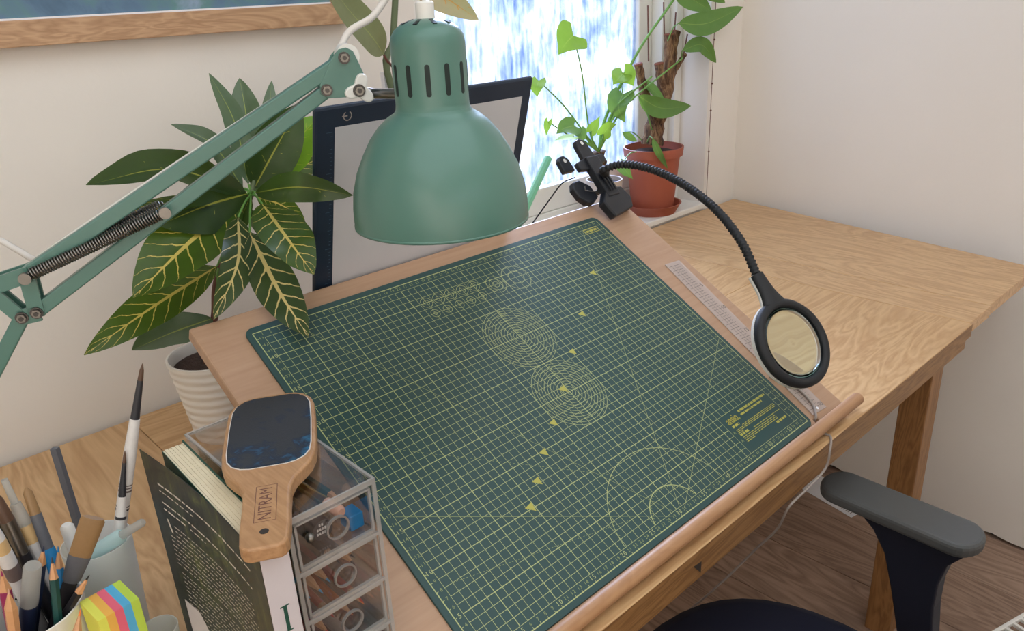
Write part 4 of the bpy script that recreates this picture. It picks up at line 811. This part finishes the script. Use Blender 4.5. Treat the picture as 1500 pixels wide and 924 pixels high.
for i, (x, y, z, c, l, nm) in enumerate(((-12.9, 5.3, 0, 'red', 'red', 'dark red pencil by the side wall of the third drawer'), (-11.8, 5.6, .1, 'magenta', 'red', 'crimson pencil leaning in the third drawer'), (-10.9, 6.2, .9, 'red', 'red', 'bright red pencil on top in the third drawer'), (-9.3, 6.0, .2, 'orange', 'orange', 'orange pencil behind the third ring'), (-8.2, 5.9, .9, 'red', 'red', 'scarlet pencil pointing at the corner of the third drawer'), (-7.8, 6.6, 0, 'wood_tip', 'orange', 'natural pencil with orange tip in the third drawer'))):
    pencil(V((x, y, dz[2]+.45+z)), V((x-.08*math.sin(i*1.9), y+13, dz[2]+.45+z)), c, nm, l)
for i, (x, c, nm) in enumerate(((-12.8, 'lead', 'thick black crayon by the side of the fourth drawer'), (-11.6, 'grey_tube', 'grey crayon in the fourth drawer'), (-10.2, 'lead', 'black crayon behind the fourth ring'), (-8.8, 'silver_white', 'white crayon in the fourth drawer'))):
    stick('crayon', nm, 'crayon', V((x, 5.8+.4*i, dz[3]+.6)), V((x, 15, dz[3]+.6)), [('tip', [(0, .2), (.8, .5)], c), ('wrapper', [(.8, .55), (-1, .55)], c)])
# ------------------------------------------------------------------ paperback standing by the drawers
BF, BK_ = V((-16.65, 1.7, 0)), V((-15.95, 21.4, 0)); bd_ = (BK_-BF).normalized(); bn = V((-bd_.y, bd_.x, 0)); BH = 24.1
bk = thing('paperback_book', 'thick dark green paperback standing upright, back cover flared open', 'book', (BF+BK_)/2)
def bkbox(s0, s1, t0, t1, z0, z1): L = (BK_-BF).length; return MB().box(BF+bd_*((s0+s1)/2)+bn*((t0+t1)/2)+V((0, 0, (z0+z1)/2)), ((s1-s0)/2, (t1-t0)/2, (z1-z0)/2), (bd_, bn, V((0, 0, 1))))
BL = (BK_-BF).length
for i in range(12):                                    # page signatures
    t0 = -1.0+i*(1.78/12); bkbox(.15, BL-.1-.05*(i % 3), t0, t0+.135, .1, BH-.15-.04*(i % 2)).build('page_block', 'page_edge', bk)
bkbox(.0, BL+.1, -1.12, -1.02, 0, BH).build('front_cover', 'book_green', bk)
bkbox(-.12, .12, -1.12, .95, 0, BH).build('spine', 'book_white', bk, bevel=.04)
bkbox(.1, BL-.2, .82, .86, .05, BH-.1).build('endpaper', 'book_green', bk)
A0 = BF+bn*.92; A1 = py(206, 661, 22.8); A1 = V((A1.x, A1.y, 0)); rows = []
for i in range(13):
    f = i/12; q = A0+(A1-A0)*f-bn*(.55*math.sin(f*math.pi)); rows.append(q)
m = MB(); m.loft([[q+V((0, 0, 0)) for q in rows]+[q+bn*.06 for q in rows[::-1]], [q+V((0, 0, BH)) for q in rows]+[q+bn*.06+V((0, 0, BH)) for q in rows[::-1]]]); bc = m.build('back_cover', 'book_cover', bk)
def onc(f, z, n=.075):
    q = A0+(A1-A0)*f-bn*(.55*math.sin(f*math.pi)); return q+bn*n+V((0, 0, z))
m = MB(); rr = random.Random(5)
def tline(z, f0, f1, h, wmin=.016, wmax=.055, gap=.012):
    f = f0
    while f > f1:                                      # reading direction runs from the flared edge to the spine
        l = rr.uniform(wmin, wmax); g = max(f1, f-l)
        hh = h*rr.uniform(.8, 1.15); m.add([onc(f, z-hh/2), onc(g, z-hh/2), onc(g, z+hh/2), onc(f, z+hh/2)], [(0, 1, 2, 3)]); f = g-gap
tline(21.5, .9, .12, .17, .02, .07); tline(20.8, .9, .62, .10)
tline(19.6, .9, .14, .16, .02, .07); tline(18.9, .9, .72, .16); tline(18.9, .68, .55, .10)
m.add([onc(.90, 17.9), onc(.885, 17.9), onc(.865, 16.6), onc(.88, 16.6)], [(0, 1, 2, 3)])
for i in range(10): tline(17.6-i*.5, .84 if i < 3 else .9, .16+.03*rr.random(), .085, .015, .045, .012)
for i in range(12): tline(12.2-i*.5, .88, .18+.04*rr.random(), .085, .015, .045, .012)
m.build('blurb_text', 'book_text', bc)['kind'] = 'stuff'
MB().add([onc(.93, 8.6, .08), onc(.80, 8.6, .08), onc(.68, 5.5, .08), onc(.68, 1.5, .08), onc(.93, 1.5, .08)], [(0, 1, 2, 3, 4)]).build('price_label', 'book_white', bc)
sp = MB(); so = BF-bd_*.135; sx = -bn
def sbox(x0, x1, z0, z1): sp.add([so+sx*x0+V((0, 0, z0)), so+sx*x1+V((0, 0, z0)), so+sx*x1+V((0, 0, z1)), so+sx*x0+V((0, 0, z1))], [(0, 1, 2, 3)])
def spoly(pl): sp.add([so-bd_*.004+sx*x+V((0, 0, z)) for x, z in pl], [tuple(range(len(pl)))])
c0 = .08
sbox(c0-.14, c0+.14, 17.2, 19.3); sbox(c0-.36, c0+.36, 19.3, 19.42); sbox(c0-.36, c0+.36, 17.08, 17.2)     # letter I with serifs
sbox(c0-.46, c0-.36, 14.3, 16.2); sbox(c0+.38, c0+.48, 14.3, 16.2); spoly([(c0-.56, 16.2), (c0-.22, 16.2), (c0+.48, 14.3), (c0+.30, 14.3)]); sbox(c0-.62, c0-.22, 14.22, 14.32); sbox(c0+.2, c0+.66, 16.14, 16.24)
sp.build('spine_lettering', 'book_green', bk)
# ------------------------------------------------------------------ sanding paddle lying across book and drawers
PA = V((-17.55, .7, 24.35)); pdv = V((.486, .874, 0)).normalized(); psd = V((pdv.y, -pdv.x, 0))
pd_ = thing('sanding_paddle', 'wooden sanding paddle with black abrasive pad across the book and drawers', 'paddle', PA+pdv*11)
hw = [(0, 1.05), (.25, 1.4), (.7, 1.62), (2.5, 1.72), (5, 1.70), (7, 1.75), (8.2, 2.1), (9.2, 2.75), (10.2, 3.3), (11.4, 3.62), (13, 3.74), (17, 3.78), (20, 3.72), (21.2, 3.45), (22.1, 2.85), (22.6, 2.1), (22.75, 1.2)]
pl = [(w_, s) for s, w_ in hw]+[(-w_, s) for s, w_ in hw[::-1]]
MB().prism(pl, PA, psd, pdv, 1.2).build('handle', 'paddle_wood', pd_, bevel=.22, seg=3)
ph = [(10.2, 1.4), (10.4, 2.1), (10.9, 2.75), (11.7, 3.15), (13, 3.3), (17, 3.36), (20, 3.3), (21.1, 3.0), (21.8, 2.4), (22.1, 1.6)]
pl2 = [(w_, s) for s, w_ in ph]+[(-w_, s) for s, w_ in ph[::-1]]
MB().prism([(x*1.025, s+(.06 if s > 16 else -.06)) for x, s in pl2], PA+V((0, 0, 1.19)), psd, pdv, .05).build('pad_backing', 'silver_white', pd_)
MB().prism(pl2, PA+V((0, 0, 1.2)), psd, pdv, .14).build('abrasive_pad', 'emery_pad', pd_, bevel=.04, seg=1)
m = MB(); tz = PA+V((0, 0, 1.206)); text(m, 'NITRAM', tz+pdv*5.15, pdv, -psd, 1.35, .82)
for s0, s1, w0, w1 in ((2.9, 7.5, -.78, -.73), (2.9, 7.5, .73, .78), (2.9, 2.95, -.78, .78), (7.45, 7.5, -.78, .78)): m.add([tz+pdv*a+psd*b for a, b in ((s0, w0), (s1, w0), (s1, w1), (s0, w1))], [(0, 1, 2, 3)])
m.build('branded_lettering', 'stem_brown', pd_)
MB().lathe([(0, 0), (.32, 0), (.32, .02), (0, .02)], PA+pdv*1.75+V((0, 0, 1.2)), n=18).build('hanging_hole', 'ink_dark', pd_)
# ------------------------------------------------------------------ grey cable under the dowel
cb = [B(60.6, 8.0, -.12), B(62.4, 5.8, .07), B(62.9, 3.6, .09), B(62.5, 1.4, .09), B(61.5, .2, .09), B(NU, -.35, -.2), B(NU, -.62, -1.0), V((NU, -.75, .45)), V((NU, -1.5, .22)), V((NU-.1, -2.6, .2)), py(1216, 658, -3.7), py(1209, 686, -3.7), py(1182, 716, -3.6), py(1156, 742, -3.4), py(1138, 775, -1), py(1105, 806, 3), py(1060, 850, 8), py(1005, 897, 14), py(955, 930, 19)]
cb.append(cb[-1]+(cb[-1]-cb[-2])*.8)
if cb[-1].z > FLOOR+1: cb.append(V((cb[-1].x-6, cb[-1].y+5, FLOOR+.4)))
tag(MB().tube(spline(cb, 8), .17, 8).build('power_cable', 'cord_grey', smooth=True), 'thin grey cable looping under the dowel and hanging off the table', 'cable')
# ------------------------------------------------------------------ office chair
ch = thing('office_chair', 'black office chair with a padded armrest drawn up to the table', 'chair', (36.5, -14, FLOOR))
def sring(cx, cy, a, b_, z, n=40, p=2.6):
    out = []
    for k in range(n):
        t0 = 2*math.pi*k/n; c, s = math.cos(t0), math.sin(t0); out.append(V((cx+a*abs(c)**(2/p)*(1 if c > 0 else -1), cy+b_*abs(s)**(2/p)*(1 if s > 0 else -1), z)))
    return out
SX, SY, SZt = 36.5, -14.0, -28.0
m = MB(); m.loft([sring(SX, SY, 20, 21, SZt-8), sring(SX, SY, 24, 25, SZt-6.5), sring(SX, SY, 25, 26, SZt-3.5), sring(SX, SY, 24.5, 25.5, SZt-1.4), sring(SX, SY, 22.5, 23.5, SZt-.3), sring(SX, SY, 17, 18, SZt), sring(SX, SY, 8, 8, SZt)]); m.build('seat', 'chair_fabric', ch, smooth=True)
ZA = -12.0
def armrest(dx, flip=1):
    p, q = pz(1235, 706, ZA), pz(1408, 778, ZA); ax = (q-p); Lh = ax.length; ax.normalize(); sx = V((-ax.y, ax.x, 0)); hwid = 3.7; pl = []
    for k in range(13): a = -math.pi/2+math.pi*k/12; pl.append(q+ax*math.cos(a)*hwid*.8+sx*math.sin(a)*hwid)
    for k in range(13): a = math.pi/2+math.pi*k/12; pl.append(p+ax*math.cos(a)*hwid*.8+sx*math.sin(a)*hwid)
    MB().poly3([V((v.x+dx, v.y, ZA-2.1)) for v in pl], (0, 0, 1), 2.1).build('armrest', 'arm_pad', ch, bevel=.7, seg=3)
    X = (p.x+q.x)/2; o = []
    for a in ((1240, 716), (1262, 740), (1285, 768), (1301, 802), (1310, 850), (1317, 900), (1322, 940), (1330, 1010), (1376, 1010), (1371, 930), (1373, 885), (1380, 850), (1394, 822), (1424, 806), (1432, 798)): o.append(pxx(*a, X))
    o = [V((X+dx-1.6, v.y, min(v.z, ZA-1.9))) for v in o]
    MB().poly3(o, (1, 0, 0), 3.2).build('arm_post', 'chair_black', ch, bevel=.5)
    lo = min(v.z for v in o); yc = sum(v.y for v in o if v.z < lo+1)/max(1, len([v for v in o if v.z < lo+1]))
    MB().bar(V((X+dx, yc, lo+1.5)), V((SX+dx*.1, SY, SZt-8.2)), 5, 2.4, V((0, 0, 1))).build('arm_bracket', 'chair_black', ch, bevel=.3)
    return X
XA = armrest(0); armrest(-(XA-SX)*2)
m = MB(); m.loft([sring(SX, 0, 21, 3.5, z, 24, 3) for z in (-20, -15, 0, 22, 30)]); 
for i, v in enumerate(m.v): v.y += SY-28
m.build('backrest', 'chair_fabric', ch, smooth=60)
MB().bar(V((SX, SY-18, SZt-7)), V((SX, SY-29, SZt+2)), 6, 2, V((1, 0, 0))).build('back_bracket', 'chair_black', ch); MB().bar(V((SX, SY-29, SZt+1)), V((SX, SY-30, 0)), 2, 6, V((1, 0, 0))).build('back_bracket', 'chair_black', ch)
MB().lathe([(0, FLOOR+9), (2.8, FLOOR+9), (2.8, SZt-7.5), (0, SZt-7.5)], (SX, SY, 0), n=20).build('gas_column', 'chair_black', ch, smooth=40)
for i in range(5):
    a = 2*math.pi*i/5+.3; o = V((SX, SY, FLOOR+8)); e = o+V((math.cos(a)*28, math.sin(a)*28, -2)); MB().bar(o, e, 4, 3, V((0, 0, 1))).build('base_spoke', 'chair_black', ch, bevel=.4)
    MB().lathe([(0, -1.2), (2.6, -1.2), (2.6, 1.2), (0, 1.2)], V((e.x, e.y, FLOOR+2.6)), (-math.sin(a), math.cos(a), 0), 16).build('castor', 'chair_black', ch)
# ------------------------------------------------------------------ sheet of paper and white basket on the floor
p0, p1, p2 = pz(1175, 716, FLOOR+.1), pz(1247, 758, FLOOR+.1), pz(1262, 748, FLOOR+.1)
ax = (p1-p0).normalized(); sy = V((-ax.y, ax.x, 0))
if sy.dot(p2-p1) < 0: sy = -sy
sh_ = thing('paper_sheet', 'white printed sheet of paper lying on the floor under the table', 'paper', p1)
MB().poly3([p1-ax*20, p1, p1+sy*9.5, p1+sy*9.5-ax*20], (0, 0, 1), .04).build('sheet', 'paper', sh_)
m = MB()
for i in range(5): s0 = p1-ax*(1.2+i*.7)+sy*1.2+V((0, 0, .05)); m.add([s0, s0+sy*(4.5-.5*(i % 2)), s0+sy*(4.5-.5*(i % 2))-ax*.2, s0-ax*.2], [(0, 1, 2, 3)])
m.build('printed_lines', 'ink_grey', sh_)
k0, k1 = pz(1450, 925, -50), pz(1502, 895, -50); ax = (k1-k0).normalized(); sy = V((ax.y, -ax.x, 0)); o = k0-ax*9
bk2 = thing('plastic_basket', 'white plastic basket with a slotted rim on the floor beside the chair', 'basket', V((o.x, o.y, FLOOR))+ax*16+sy*10)
m = MB(); LX, LY = 34, 22
for t0, t1 in ((0, .7), (2.6, 3.3)):
    for (a, b, c, d) in ((t0, LX-t0, t0, t1), (t0, LX-t0, LY-t1, LY-t0), (t0, t1, t0, LY-t0), (LX-t1, LX-t0, t0, LY-t0)): m.box(o+ax*(a+b)/2+sy*(c+d)/2+V((0, 0, -.4)), ((b-a)/2, (d-c)/2, .4), (ax, sy, V((0, 0, 1))))
for i in range(15):
    for y0 in (1.65, LY-1.65): m.box(o+ax*(1.5+i*2.2)+sy*y0+V((0, 0, -.4)), (.3, 1.1, .38), (ax, sy, V((0, 0, 1))))
for i in range(9):
    for x0 in (1.65, LX-1.65): m.box(o+ax*x0+sy*(2.2+i*2.2)+V((0, 0, -.4)), (1.1, .3, .38), (ax, sy, V((0, 0, 1))))
m.build('rim', 'white_plastic', bk2, bevel=.1)
for (a, b, c, d) in ((2.8, LX-2.8, 2.8, 3.1), (2.8, LX-2.8, LY-3.1, LY-2.8), (2.8, 3.1, 2.8, LY-2.8), (LX-3.1, LX-2.8, 2.8, LY-2.8)):
    MB().box(o+ax*(a+b)/2+sy*(c+d)/2+V((0, 0, -11.4)), ((b-a)/2, (d-c)/2, 10.7), (ax, sy, V((0, 0, 1)))).build('side_wall', 'white_plastic', bk2)
MB().box(o+ax*LX/2+sy*LY/2+V((0, 0, -21.8)), (LX/2-2.8, LY/2-2.8, .2), (ax, sy, V((0, 0, 1)))).build('bottom', 'white_plastic', bk2)
